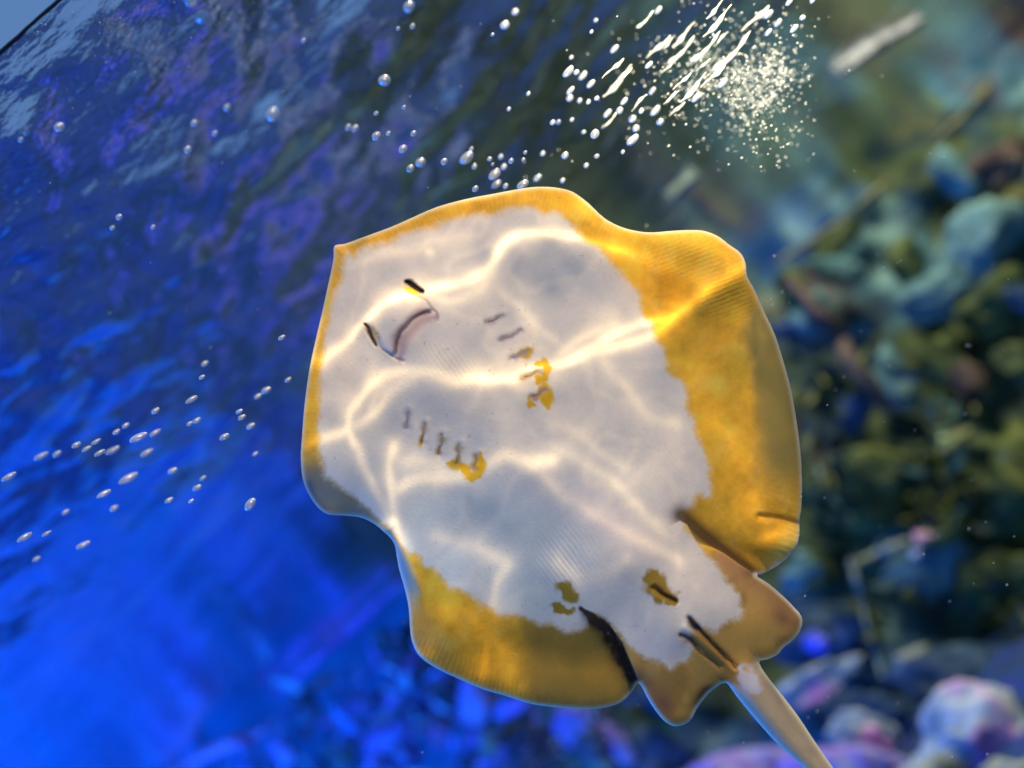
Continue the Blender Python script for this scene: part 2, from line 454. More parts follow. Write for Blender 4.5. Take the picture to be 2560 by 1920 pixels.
STEP = 2.2
def build_ray():
    global ZG, XG0, YG0
    out = catmull(OUT, 3)
    # irregular fringe on the hind margins
    xs = np.arange(735, 2200, STEP); ys = np.arange(452, 2110, STEP)
    X, Y = np.meshgrid(xs, ys, indexing='ij')
    P = np.stack([X.ravel(), Y.ravel()], 1)
    d, ins, npt = polydist(P, out, near=True)
    sd = np.where(ins, d, -d)
    keep = sd > -STEP * 0.95
    snap = keep & (sd < STEP * 0.25)
    P2 = P.copy(); P2[snap] = npt[snap]
    sd = np.maximum(sd, 0); sd[snap] = 0
    K = np.where(keep)[0]
    p = P2[K]; e = sd[K]
    px, py = p[:, 0], p[:, 1]

    def line(pts, n=3):
        return polydist(p, catmull(pts, n, closed=False), closed=False)[0]
    def blob(cx, cy, rx, ry, ang=0):
        c, s = math.cos(math.radians(ang)), math.sin(math.radians(ang))
        dx, dy = px - cx, py - cy
        return np.exp(-(((dx * c + dy * s) / rx) ** 2 + ((-dx * s + dy * c) / ry) ** 2))
    g = lambda dist, s: np.exp(-(dist / s) ** 2)
    qx = px + 9 * fbm(px, py, 20, 280, 3); qy = py + 9 * fbm(px, py, 20, 290, 3)
    def taper(pts, widths, warp=1.0, pw=2.0):
        Pc = catmull(pts, 20, closed=False)
        ww = np.interp(np.linspace(0, 1, len(Pc)), np.linspace(0, 1, len(widths)), widths)
        X_, Y_ = px + (qx - px) * warp, py + (qy - py) * warp
        best = np.full(len(px), 1e9)
        for c, w in zip(Pc, ww):
            best = np.minimum(best, ((X_ - c[0]) ** 2 + (Y_ - c[1]) ** 2) / (w * w))
        return np.exp(-best ** (pw / 2))

    # ---- relief towards the viewer, millimetres
    ax = np.array([1860 - 836, 1690 - 615.]); ax /= np.linalg.norm(ax)
    s = (px - 836) * ax[0] + (py - 615) * ax[1]
    q = (px - 836) * -ax[1] + (py - 615) * ax[0]
    E2 = np.zeros(len(keep)); E2[K] = e; M2_ = keep.astype(float)
    E2 = E2.reshape(X.shape); M2_ = M2_.reshape(X.shape)
    def box(A, r):
        for axn in (0, 1):
            c = np.cumsum(np.pad(A, [(r + 1, r) if a == axn else (0, 0) for a in (0, 1)]), axis=axn)
            A = (c[2 * r + 1:] - c[:-2 * r - 1]) if axn == 0 else (c[:, 2 * r + 1:] - c[:, :-2 * r - 1])
        return A
    num, den = E2 * M2_, M2_
    for _ in range(3):
        num, den = box(num, 9), box(den, 9)
    es = (num / np.maximum(den, 1e-6)).ravel()[K]
    es = e * sstep(45, 8, e) + es * sstep(8, 45, e)
    z = 9.0 * (1 - np.exp(-es / 110)) + 11 * np.exp(-(q / 250) ** 2) * sstep(60, 420, s) * sstep(1500, 1000, s)
    z += 5 * np.exp(-(q / 110) ** 2) * sstep(80, 260, s) * sstep(1480, 1300, s)
    z += 1.4 * fbm(px, py, 210, 11, 3)
    z += 0.9 * np.exp(-((np.abs(q) - 150) / 60) ** 2) * sstep(350, 500, s) * sstep(1150, 1000, s)
    # fin folds
    tailm = sstep(1480, 1530, s) * (np.abs(q) < 130)
    z += 5.5 * g(line([(1880, 668), (1790, 715), (1700, 765), (1610, 805)]), 42) * sstep(1580, 1780, px)
    z += 7 * blob(1740, 610, 90, 50, 20)
    z -= 9 * g(line([(1470, 470), (1520, 580), (1600, 680), (1660, 740)]), 55)
    z -= 2.5 * g(line([(1930, 780), (1840, 790), (1780, 830), (1730, 900)]), 52)
    z += 4 * blob(1960, 1000, 60, 200, -10)
    z -= 4 * blob(1860, 1150, 60, 160, -10)
    z -= 2.2 * g(line([(2015, 1318), (1960, 1300), (1900, 1292)]), 9)
    z += 3.0 * blob(1950, 1360, 50, 30, 0)
    z -= 6 * blob(775, 1260, 60, 70, 0)
    z -= 3 * blob(860, 1290, 70, 45, 20)
    rl = line([(972, 1325), (1000, 1370), (1022, 1420), (1046, 1480), (1050, 1530)])
    z += 6 * g(rl, 20) * sstep(1540, 1430, py) - 6 * blob(995, 1430, 28, 80, -15)
    z += 5 * blob(1120, 1560, 60, 70, 20)
    z -= 5 * blob(1330, 1640, 150, 60, 10)
    z -= 4 * blob(1500, 1640, 50, 80, -25)
    z += 3 * blob(1180, 690, 120, 60, -20)
    z -= 5 * blob(1430, 500, 50, 40)
    # fin-ray striations close to the margins
    th = np.arctan2(py - 1050, px - 1330)
    fr = np.exp(-((e - 60) / 70) ** 2) * sstep(5, 25, e)
    up = sstep(1560, 1700, px) * sstep(860, 760, py)
    z += up * fr * 0.06 * np.sin((py * 0.92 - (-px) * 0.36) * 2 * math.pi / 10.5 + 0.8 * vnoise(px, py, 40, 5))
    lowf = sstep(1450, 1600, py) * sstep(1640, 1500, px) + sstep(1900, 1960, px) * sstep(1240, 1330, py) * sstep(1460, 1420, py)
    z += lowf * np.exp(-(e / 60) ** 2) * 0.07 * np.sin(th * 330 + 6 * fbm(px, py, 60, 6, 2))
    z += 0.10 * sstep(40, 120, e) * np.sin((px * 0.8 - py * 0.6) * 2 * math.pi / 11 + vnoise(px, py, 50, 8) * 2) * (blob(1150, 900, 90, 45, 30) + blob(1410, 1400, 60, 70, 20) + 0.5 * blob(1690, 1200, 70, 90))
    # face
    curtain = polydist(p, catmull([(918, 806), (945, 770), (985, 748), (1030, 738), (1064, 752), (1080, 772), (1050, 790), (1015, 818), (995, 845), (988, 884), (965, 878), (946, 850)], 3))
    csd = np.where(curtain[1], curtain[0], -curtain[0])
    z += 1.7 * sstep(-14, 14, csd)
    md = line(MOUTH)
    z -= 1.2 * g(md, 6)
    z += 1.3 * blob(1045, 832, 26, 60, 45)
    z -= 0.7 * g(line(NOSE_R), 4) + 0.7 * g(line(NOSE_L), 4)
    nr = taper([(1017, 704), (1034, 715), (1056, 729)], [5, 9, 8, 7, 4], 0.4); nl = taper([(914, 812), (925, 832), (940, 862)], [3, 6, 6, 5, 3], 0.4)
    z -= 3.0 * nr + 2.0 * nl
    # gill slits: shallow grooves
    for a, b in GILLS:
        z -= 0.5 * g(line([a, b]), 7)
        z += 0.35 * g(line([(a[0] + 10, a[1] - 8), (b[0] + 10, b[1] - 8)]), 9)
    # hind body: pelvic fins stand proud of the disc
    pel = catmull([(1520, 1535), (1553, 1608), (1573, 1655), (1598, 1711), (1626, 1760), (1660, 1812), (1700, 1840), (1760, 1800), (1815, 1760), (1900, 1720), (1960, 1680), (2030, 1600), (2020, 1530), (1961, 1490),
                   (1888, 1435), (1843, 1404), (1802, 1376), (1766, 1362), (1741, 1352), (1700, 1300), (1600, 1380)], 3)
    pd, pi = polydist(p, pel)
    psd = np.where(pi, pd, -pd)
    ramp = sstep(1130, 1330, s)
    tln = line([(1700, 1500), (1780, 1600), (1860, 1690), (1960, 1822), (2060, 1960), (2190, 2120)])
    z += 8.0 * np.maximum(sstep(-3, 5, psd), (tln < 62) * sstep(1360, 1420, s)) * ramp
    z -= 5.0 * g(np.abs(psd + 26), 30) * ramp * (psd < 0) * (s < 1420)
    # tail: round
    tl = line([(1700, 1500), (1780, 1600), (1860, 1690), (1960, 1822), (2060, 1960), (2190, 2120)])
    ton = sstep(1360, 1500, s)
    z += 9.0 * np.sqrt(np.clip(1 - (tl / 50) ** 2, 0, 1)) * ton * sstep(1420, 1540, s)
    cl = line([(1590, 1440), (1640, 1475), (1690, 1530)])
    z -= 2.2 * g(line([(1633, 1470), (1655, 1487), (1690, 1503)]), 6)
    z += 1.2 * blob(1650, 1478, 45, 28, 40)
    sl1 = line([(1722, 1545), (1748, 1575), (1790, 1618), (1840, 1668)])
    sl2 = line([(1704, 1590), (1725, 1600), (1755, 1630), (1800, 1668)])
    z -= 1.6 * g(sl1, 6) + 0.9 * g(sl2, 6)
    z += 1.0 * g(line([(1712, 1570), (1760, 1608), (1838, 1678)]), 10)
    # rounded rim
    z -= 1.4 * np.exp(-e / 6.0)

    # ---- colour
    def lerp(a, b, t):
        return a * (1 - t[:, None]) + np.asarray(b)[None, :] * t[:, None]
    n1 = fbm(px, py, 120, 21, 4); n2 = fbm(px, py, 40, 25, 3)
    C = np.tile(np.array([0.92, 0.49, 0.040]), (len(px), 1))
    C = lerp(C, (0.78, 0.37, 0.022), sstep(-0.1, 0.5, n1) * 0.6)
    C = lerp(C, (0.95, 0.57, 0.085), sstep(0.0, 0.5, n2) * 0.5)
    topedge = sstep(800, 560, py) * sstep(1560, 1300, px)
    C = lerp(C, (0.84, 0.42, 0.035), topedge * 0.7)
    C = C * (1 + 0.30 * fbm(px, py, 75, 320, 3) + 0.14 * fbm(px, py, 14, 270, 3) + 0.035 * np.sin(th * 300 + 7 * fbm(px, py, 60, 273, 2)) * sstep(150, 30, e))[:, None]
    # thin greenish outer band on the right fin and hind margins
    band = sstep(1845, 1885, px + 30 * n1 - 0.03 * (py - 900)) * sstep(720, 800, py) * sstep(1290, 1130, py) * sstep(150, 60, e)
    C = lerp(C, (0.33, 0.25, 0.065), band * 0.95)
    C = lerp(C, (0.88, 0.70, 0.16), sstep(1250, 1400, py) * sstep(1850, 1960, px) * sstep(60, 10, e) * (py < 1440) * 0.7)
    lob = sstep(1270, 1345, px + 20 * n2) * sstep(1500, 1580, py) * sstep(1620, 1560, px - 60)
    C = lerp(C, (0.35, 0.225, 0.045), lob * 0.9)
    hind = sstep(1560, 1650, py) * sstep(60, 10, e) * (px < 1610)
    C = lerp(C, (0.30, 0.23, 0.07), hind * (0.30 + 0.13 * np.sin(th * 330 + 6 * fbm(px, py, 60, 6, 2)) + 0.5 * n2) * sstep(4, 14, e))
    crn = np.clip(blob(790, 1215, 45, 60, -20) + blob(870, 1272, 75, 38, 25), 0, 1)
    C = lerp(C, (0.30, 0.24, 0.13), np.clip(crn * 1.5, 0, 0.92))
    C = lerp(C, (0.16, 0.11, 0.08), np.clip(g(line([(770, 1210), (783, 1245), (810, 1275)]), 11) * 0.8, 0, 1))
    C = lerp(C, (0.50, 0.42, 0.34), np.clip(blob(1003, 1430, 16, 80, -14) * 1.3, 0, 0.9))
    C = lerp(C, (0.70, 0.52, 0.30), g(line([(985, 1338), (1005, 1375), (1025, 1420), (1048, 1480)]), 9) * 0.7)
    C = lerp(C, (0.24, 0.19, 0.12), np.clip(blob(1060, 1560, 22, 40, 10) + blob(1110, 1640, 28, 22), 0, 1) * 0.2)
    # pelvic fins and tail
    pv = sstep(-2, 3, psd) * sstep(1190, 1240, s)
    C = lerp(C, (0.64, 0.37, 0.085), pv)
    C = lerp(C, (0.36, 0.20, 0.05), pv * sstep(-0.05, 0.45, fbm(px, py, 70, 310, 3)) * 0.6)
    C = lerp(C, (0.58, 0.27, 0.12), pv * g(line([(1766, 1366), (1843, 1410), (1930, 1470), (1990, 1530)]), 40) * 0.8)
    C = lerp(C, (0.30, 0.12, 0.06), pv * np.clip(blob(1960, 1545, 40, 26, 35) * 0.75 + blob(1665, 1770, 26, 45, -20) * 0.8 + g(line([(1590, 1680), (1640, 1760)]), 22) * 0.6, 0, 1))
    C = lerp(C, (0.32, 0.19, 0.045), pv * sstep(45, 5, e) * 0.6)
    tailc = sstep(1478, 1496, s + 0.25 * np.abs(q - 10)) * (tl < 60)
    C = lerp(C, (0.62, 0.46, 0.26), tailc)
    C = lerp(C, (0.36, 0.26, 0.15), tailc * np.clip(-(q - 8) / 55, 0, 1) * 0.5)
    # pale belly
    wp = catmull(WHITE, 3)
    wd, wi = polydist(p, wp)
    wsd = np.where(wi, wd, -wd) + 5 * fbm(px, py, 26, 31, 3) + 3.2 * vnoise(px, py, 6, 36) + 2.0 * vnoise(px, py, 11, 37)
    soft = 7.0 + 7 * sstep(900, 600, py) * sstep(1500, 1250, px)
    wm = sstep(-1, 1, wsd / soft)
    Wc = np.tile(np.array([0.84, 0.745, 0.615]), (len(px), 1))
    Wc = lerp(Wc, (0.83, 0.68, 0.56), sstep(0.0, 0.6, n1) * 0.35 + 0.45 * sstep(320, 120, s))
    Wc = lerp(Wc, (0.74, 0.68, 0.58), sstep(0.1, 0.6, n2) * 0.3)
    Wc = lerp(Wc, (0.74, 0.60, 0.57), blob(1520, 1300, 190, 45, 38) * 0.5)
    C = C * (1 - wm[:, None]) + Wc * wm[:, None]
    C = lerp(C, (0.82, 0.66, 0.40), np.exp(-((wsd + 3) / 6) ** 2) * 0.35)
    # face and gill tint
    lip = taper([(m[0] + 13, m[1] + 12) for m in MOUTH], [6, 13, 17, 17, 17, 14, 7], 0.5, 1.7)
    C = lerp(C, (0.52, 0.30, 0.28), lip * 0.75)
    C = lerp(C, (0.36, 0.21, 0.21), taper([(m[0] - 5, m[1] - 4) for m in MOUTH], [4, 13, 12, 9, 10, 13, 5], 0.5) * 0.75)
    C = lerp(C, (0.13, 0.06, 0.065), taper(MOUTH, [1.5, 4.5, 3.2, 2.4, 2.6, 3.4, 4.2, 1.5], 0.35) * 0.85)
    C = lerp(C, (0.34, 0.19, 0.18), np.maximum(taper(NOSE_R, [0.8, 2, 3.5, 3.5, 3, 1], 0.4), taper(NOSE_L, [0.8, 2, 3, 3.5, 3, 1], 0.4)) * 0.6)
    C = lerp(C, (0.85, 0.52, 0.03), np.clip(blob(1029, 727, 20, 7, 25) * 1.6, 0, 1))
    C = lerp(C, (0.75, 0.45, 0.05), np.clip(g(line([(932, 818), (945, 845)]), 5) * 0.9, 0, 1))
    C = lerp(C, (0.02, 0.012, 0.01), np.clip(nr * 1.4, 0, 1))
    C = lerp(C, (0.10, 0.055, 0.02), np.clip(nl * 1.2, 0, 1))
    yel = np.maximum.reduce([taper([(1296, 888), (1314, 882), (1322, 876)], [5, 15, 13], 1.2), taper([(1342, 910), (1358, 905), (1364, 925), (1356, 948), (1345, 944)], [6, 13, 12, 12, 5], 1.2), taper([(1358, 966), (1367, 992), (1370, 1018)], [9, 18, 16, 6], 1.3), taper([(1335, 990), (1358, 984)], [6, 14], 1.2),
                             taper([(1326, 1004), (1330, 1012)], [9, 8], 1.2), taper([(1124, 1158), (1142, 1162), (1160, 1172), (1182, 1186), (1200, 1172), (1204, 1138)], [5, 13, 9, 14, 13, 15, 6], 1.4), taper([(1058, 1092), (1052, 1108)], [5, 9], 1.2) * 0.9])
    C = lerp(C, (0.78, 0.45, 0.02), sstep(0.1, 0.75, yel))
    C = lerp(C, (0.42, 0.26, 0.03), sstep(0.15, 0.65, np.maximum.reduce([taper([(1414, 1472), (1430, 1492)], [21, 17], 1.5), taper([(1394, 1518), (1418, 1530)], [17, 13], 1.5)])))
    C = lerp(C, (0.40, 0.24, 0.03), sstep(0.15, 0.65, taper([(1622, 1442), (1652, 1476), (1690, 1512)], [16, 32, 26, 8], 1.6)))
    C = lerp(C, (0.14, 0.06, 0.02), taper([(1636, 1458), (1660, 1484), (1692, 1505)], [3, 9, 8, 9, 4], 0.6) * 0.9)
    mid = sstep(0.3, 0.8, g(line([(1745, 1590), (1790, 1630), (1850, 1690)]), 30)) * sstep(1560, 1600, py)
    C = lerp(C, (0.52, 0.28, 0.07), mid * 0.9)
    C = lerp(C, (0.05, 0.02, 0.012), np.clip(taper([(1722, 1545), (1742, 1568), (1790, 1618), (1844, 1672)], [4, 10, 5, 4, 4, 2], 0.6), 0, 1))
    C = lerp(C, (0.09, 0.05, 0.03), np.clip(taper([(1700, 1584), (1725, 1602), (1755, 1634), (1805, 1672)], [6, 15, 5, 3, 4, 1.5], 0.8), 0, 1) * 0.9)
    C = lerp(C, (0.03, 0.02, 0.015), np.clip(blob(1738, 1566, 14, 9, 40) * 1.2, 0, 1))
    C = lerp(C, (0.64, 0.62, 0.66), 0.85 * sstep(0.1, 0.7, taper([(1852, 1674), (1876, 1706), (1900, 1736)], [9, 22, 24, 16, 4], 1.8)))
    for k, (a, b) in enumerate(GILLS):
        c = ((a[0] + b[0]) / 2 + 2, (a[1] + b[1]) / 2 + 1)
        C = lerp(C, ((0.34, 0.27, 0.28), (0.36, 0.22, 0.08))[k in (3, 6, 7, 8, 9)], np.clip(taper([a, c, b], [6, 10, 7, 6, 9, 8], 0.9), 0, 1) * 0.85)
    # dark pigment plus painted overlap shadow behind the fin joints
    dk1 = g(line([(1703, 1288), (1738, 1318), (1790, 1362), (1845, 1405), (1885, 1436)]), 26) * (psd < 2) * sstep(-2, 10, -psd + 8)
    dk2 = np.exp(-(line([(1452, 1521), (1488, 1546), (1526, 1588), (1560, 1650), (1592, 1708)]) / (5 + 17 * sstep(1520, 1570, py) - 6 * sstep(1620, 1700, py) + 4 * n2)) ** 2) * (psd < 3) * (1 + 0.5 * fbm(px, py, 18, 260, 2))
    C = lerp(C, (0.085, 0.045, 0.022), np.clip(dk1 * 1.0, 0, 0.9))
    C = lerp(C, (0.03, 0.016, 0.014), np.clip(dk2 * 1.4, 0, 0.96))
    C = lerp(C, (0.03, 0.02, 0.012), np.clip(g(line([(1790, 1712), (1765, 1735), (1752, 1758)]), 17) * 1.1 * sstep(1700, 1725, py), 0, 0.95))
    spk = vnoise(px, py, 9, 52) > 0.90
    C = lerp(C, (0.30, 0.28, 0.28), spk * 0.35 * (vnoise(px, py, 160, 53) > 0.15))
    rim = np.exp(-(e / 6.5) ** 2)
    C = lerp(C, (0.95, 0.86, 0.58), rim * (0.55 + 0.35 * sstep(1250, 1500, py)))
    C = np.clip(C, 0.002, 0.95)

    # ---- mesh: belly sheet, back sheet and the joining rim
    zz = z * 0.001
    depth = ZR - zz
    Vf = CAM + (r_[None] * ((px - W / 2) / F)[:, None] + u_[None] * ((H / 2 - py) / F)[:, None] + f_[None]) * depth[:, None]
    tk = 0.0008 + 0.016 * (1 - np.exp(-e / 60)) + 0.006 * np.exp(-(q / 160) ** 2) * (e > 30) * sstep(30, 80, e)
    tk = np.where(tl < 60, np.maximum(tk, 0.001 + 0.016 * ton * np.sqrt(np.clip(1 - (tl / 52) ** 2, 0, 1))), tk)
    Vb = Vf + f_[None] * tk[:, None]
    nx, ny = X.shape
    idx = -np.ones(nx * ny, int); idx[K] = np.arange(len(K))
    I = idx.reshape(nx, ny)
    Q = np.stack([I[:-1, :-1], I[:-1, 1:], I[1:, 1:], I[1:, :-1]], -1).reshape(-1, 4)
    Q = Q[(Q >= 0).all(1)]
    used = np.zeros(len(K), bool); used[Q.ravel()] = True
    re = -np.ones(len(K), int); re[used] = np.arange(used.sum())
    Q = re[Q]; Vf = Vf[used]; Vb = Vb[used]; Cu = C[used]; n = len(Vf)
    Ed = np.concatenate([Q[:, [0, 1]], Q[:, [1, 2]], Q[:, [2, 3]], Q[:, [3, 0]]])
    key_ = np.sort(Ed, 1); kk = key_[:, 0] * n + key_[:, 1]
    un, inv, cnt = np.unique(kk, return_inverse=True, return_counts=True)
    Bd = Ed[cnt[inv] == 1]
    rimq = np.stack([Bd[:, 1], Bd[:, 0], Bd[:, 0] + n, Bd[:, 1] + n], 1)
    Qall = np.concatenate([Q, Q[:, ::-1] + n, rimq])
    me = mesh_np('body', np.concatenate([Vf, Vb]), Qall)
    back = np.tile(np.array([0.20, 0.13, 0.05]), (n, 1)) * (0.8 + 0.4 * n1[used][:, None])
    back = np.where((e[used] < 6)[:, None], Cu, back)
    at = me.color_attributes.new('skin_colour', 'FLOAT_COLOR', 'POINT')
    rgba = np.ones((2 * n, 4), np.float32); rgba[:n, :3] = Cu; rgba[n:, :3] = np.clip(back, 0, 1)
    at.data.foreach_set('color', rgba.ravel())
    root = bpy.data.objects.new('stingray', None)
    COL.objects.link(root)
    root.location = tuple(CAM + f_ * (ZR + 0.01))
    root.empty_display_size = 0.05
    tag(root, 'white bellied stingray with yellow fin edges swimming belly out, tail to lower right', 'stingray')
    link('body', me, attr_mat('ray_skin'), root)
    # lookup grid of the relief for parts and for the light pattern
    ZG = np.full(nx * ny, 0.0); ZG[K] = zz; ZG = ZG.reshape(nx, ny); XG0, YG0 = xs[0], ys[0]
    return root

GILLS = [((1216, 806), (1256, 788)), ((1249, 850), (1300, 826)), ((1276, 896), (1318, 876)), ((1303, 943), (1350, 928)), ((1327, 992), (1362, 976)),
         ((1019, 1028), (1016, 1068)), ((1061, 1060), (1055, 1106)), ((1104, 1088), (1096, 1136)), ((1148, 1112), (1141, 1158)), ((1192, 1138), (1183, 1172))]
ray = build_ray()

def zlook(px, py):
    i = np.clip(np.rint((np.asarray(px) - XG0) / STEP).astype(int), 0, ZG.shape[0] - 1)
    j = np.clip(np.rint((np.asarray(py) - YG0) / STEP).astype(int), 0, ZG.shape[1] - 1)
    return ZG[i, j]

def flap(name, pts, widths, mat, lift=0.0004, bulge=0.0012, label=None, parent=None):
    """narrow lens-shaped ridge lying on the skin along a pixel path"""
    P = catmull(pts, 6, closed=False)
    Wd = np.interp(np.linspace(0, 1, len(P)), np.linspace(0, 1, len(widths)), widths)
    T = np.gradient(P, axis=0); T /= np.linalg.norm(T, axis=1)[:, None]
    Nn = np.stack([-T[:, 1], T[:, 0]], 1)
    V = []
    cols = 7
    for i in range(len(P)):
        base = zlook(P[i, 0], P[i, 1])
        for k in range(cols):
            a = -1 + 2 * k / (cols - 1)
            xy = P[i] + Nn[i] * a * Wd[i]
            zz = 0.5 * base + 0.5 * zlook(*xy) + lift + bulge * (1 - a * a) - 0.0012 * abs(a) ** 3
            V.append(tuple(at_depth(xy[0], xy[1], ZR - zz)))
    Fc = [(i * cols + k, i * cols + k + 1, (i + 1) * cols + k + 1, (i + 1) * cols + k) for i in range(len(P) - 1) for k in range(cols - 1)]
    me = bpy.data.meshes.new(name); me.from_pydata(V, [], Fc); me.update()
    o = link(name, me, mat, ray if parent is None else parent)
    if parent: o.matrix_parent_inverse = parent.matrix_parent_inverse.copy(); o.parent = parent; o.matrix_parent_inverse = Matrix.Identity(4)
    md = o.modifiers.new('thickness', 'SOLIDIFY'); md.thickness = 0.0006; md.offset = -1
    if label: o['label'] = label
    return o

G_grey = plain('gill_mauve', (0.36, 0.29, 0.30), 0.6, 0.2, 300)
G_brown = plain('gill_brown', (0.36, 0.20, 0.05), 0.6, 0.2, 300)
G_dark = plain('gill_dark', (0.24, 0.17, 0.17), 0.6, 0.2, 300)
G_rose = plain('gill_rose', (0.36, 0.23, 0.24), 0.6, 0.2, 300)
G_black = plain('nostril_black', (0.012, 0.006, 0.006), 0.6, 0.1, 300)
gm = [G_dark, G_rose, G_grey, G_brown, G_dark, G_grey, G_grey, G_grey, G_grey, G_brown]
slits = []
for (a, b), m in zip(GILLS, gm):
    a, b = np.array(a, float), np.array(b, float)
    a, b = a * 0.9 + b * 0.1, a * 0.22 + b * 0.78
    c = ((a[0] + b[0]) / 2 + 3, (a[1] + b[1]) / 2 + 2)
    slits.append(flap('gill_slit', [a, c, b], [0.6, 6.0, 4.6, 2.6, 2.0, 2.8, 2.2, 1.4, 0.4], m, 0.0001, 0.0))
for (a, b), m, par in zip(GILLS[6:9], [G_brown, G_brown, G_brown], slits[6:9]):
    flap('gill_fold', [((a[0] + b[0]) / 2, (a[1] + b[1]) / 2), (b[0] + 1, b[1] - 8), b], [0.6, 3.4, 6.0, 5.5, 0.8], m, 0.0001, 0.0, parent=par)
flap('nostril', [(1017, 704), (1034, 715), (1056, 729)], [0.3, 5.0, 7.4, 6.0, 5.4, 4.6, 2.6, 0.3], G_black, 0.0004, -0.0004, 'black slit nostril, wide open')
flap('nostril', [(916, 816), (927, 836), (939, 858)], [0.4, 3.4, 4.2, 3.8, 2.8, 0.4], G_black, 0.0003, -0.0003, 'narrow brown edged nostril')
flap('mouth', MOUTH, [0.3, 3.0, 2.2, 0.7, 0.6, 0.6, 1.6, 2.6, 0.4], plain('mouth_line', (0.20, 0.10, 0.105), 0.6, 0.2, 300), 0.0002, -0.0003, 'curved dark mouth line with pink lower lip')
flap('vent', [(1638, 1462), (1660, 1485), (1690, 1503)], [1.0, 4.5, 5, 2], plain('vent_brown', (0.07, 0.03, 0.012), 0.6, 0.2, 300), 0.0002, -0.0003)

# ------------------------------------------------------------------ ripple pattern carried by the key lamp
def gobo():
    n = 560; half = 0.135
    Mk = np.array(Vector(KEY_POS).to_tuple())
    q = (Vector(tuple(RAYC)) - Vector(tuple(KEY_POS))).to_track_quat('-Z', 'Y').to_matrix()
    M = np.array(q)
    uu = (np.arange(n) + 0.5) / n * 2 * half - half
    U, V = np.meshgrid(uu, uu, indexing='xy')          # row = v, column = u
    D = np.stack([U, V, -np.ones_like(U)], -1).reshape(-1, 3) @ M.T
    nrm = -f_
    dep = np.full(len(D), ZR - 0.012)
    for it in range(10):
        t = (dep + np.dot(CAM - KEY_POS, f_)) / (D @ f_)
        Pw = KEY_POS + D * t[:, None] - CAM
        dd = Pw @ f_
        px = W / 2 + F * (Pw @ r_) / dd; py = H / 2 - F * (Pw @ u_) / dd
        dep = 0.5 * dep + 0.5 * (ZR - zlook(px, py))
    wob = 5 * fbm(px, py, 45, 70, 2), 5 * fbm(px, py, 45, 75, 2)
    P = np.stack([px + wob[0], py + wob[1]], 1)
    val = np.zeros(len(P))
    wv = 1 + 0.55 * fbm(px, py, 70, 85, 2); av = 1 + 0.5 * fbm(px, py, 55, 88, 2)
    for pts, w, a in CAUST:
        w = w * wv * 0.84; a = a * av * 1.06
        d = polydist(P, catmull(pts, 4, closed=False), closed=False)[0]
        core = 0.62 * np.exp(-(d / (w * 0.55)) ** 2) + 0.5 * np.exp(-(d / (w * 1.5)) ** 2) + 0.22 * np.exp(-(d / (w * 3.6)) ** 2)
        val = np.maximum(val, a * core) + 0.12 * np.minimum(val, a * core)
    dim = 1 + 0.30 * fbm(px, py, 150, 80, 3) + 0.25 * fbm(px, py, 60, 83, 2)
    ridge = 1 - np.abs(fbm(px + 0.4 * py, py, 95, 180, 2)) * 5.5
    val = val + 0.16 * np.clip(ridge, 0, 1) ** 2
    for cx, cy, rx, ry in [(1330, 650, 110, 55), (1400, 720, 150, 60), (1110, 1010, 130, 45), (1190, 1300, 120, 60), (1420, 1500, 200, 60), (1380, 1000, 130, 60)]:
        dim -= 0.30 * np.exp(-(((px - cx) / rx) ** 2 + ((py - cy) / ry) ** 2))
    cool = sstep(1000, 1400, py) * sstep(1750, 1150, px) * sstep(1520, 1420, py - 0.28 * (px - 1050))
    out = np.stack([0.42 * dim * (1.06 - 0.12 * cool) + 0.86 * val, 0.41 * dim * (1 + 0.25 * cool) + 0.80 * val, 0.40 * dim * (0.92 + 1.15 * cool) + 0.60 * val, np.ones(len(P))], 1).reshape(n, n, 4)
    edge = np.minimum.reduce([np.arange(n)[:, None] + 0 * np.arange(n)[None], np.arange(n)[None] + 0 * np.arange(n)[:, None],
                              n - 1 - np.arange(n)[:, None] + 0 * np.arange(n)[None], n - 1 - np.arange(n)[None] + 0 * np.arange(n)[:, None]])
    k = sstep(0, 25, edge)[..., None]
    out = out * k + np.array([0.35, 0.35, 0.35, 1]) * (1 - k)
    im = bpy.data.images.new('ripple_light', n, n, alpha=False, float_buffer=True)
    im.colorspace_settings.name = 'Non-Color'
    im.pixels.foreach_set(out.astype(np.float32).ravel())
    im.update(); im.pack()
    key_d.use_nodes = True
    nt = key_d.node_tree; N, L = nt.nodes, nt.links
    em = N['Emission']
    tc = N.new('ShaderNodeTexCoord')
    sp = N.new('ShaderNodeSeparateXYZ'); L.new(tc.outputs['Normal'], sp.inputs[0])
    cb = N.new('ShaderNodeCombineXYZ')
    for k_, ax_ in enumerate('XY'):
        dv = N.new('ShaderNodeMath'); dv.operation = 'DIVIDE'
        L.new(sp.outputs[ax_], dv.inputs[0]); L.new(sp.outputs['Z'], dv.inputs[1])
        ml = N.new('ShaderNodeMath'); ml.operation = 'MULTIPLY_ADD'
        ml.inputs[1].default_value = -1 / (2 * half); ml.inputs[2].default_value = 0.5
        L.new(dv.outputs[0], ml.inputs[0]); L.new(ml.outputs[0], cb.inputs[k_])
    ti = N.new('ShaderNodeTexImage'); ti.image = im; ti.extension = 'EXTEND'; ti.interpolation = 'Linear'
    L.new(cb.outputs[0], ti.inputs['Vector'])
    L.new(ti.outputs['Color'], em.inputs['Color'])
    em.inputs['Strength'].default_value = 1.0
gobo()

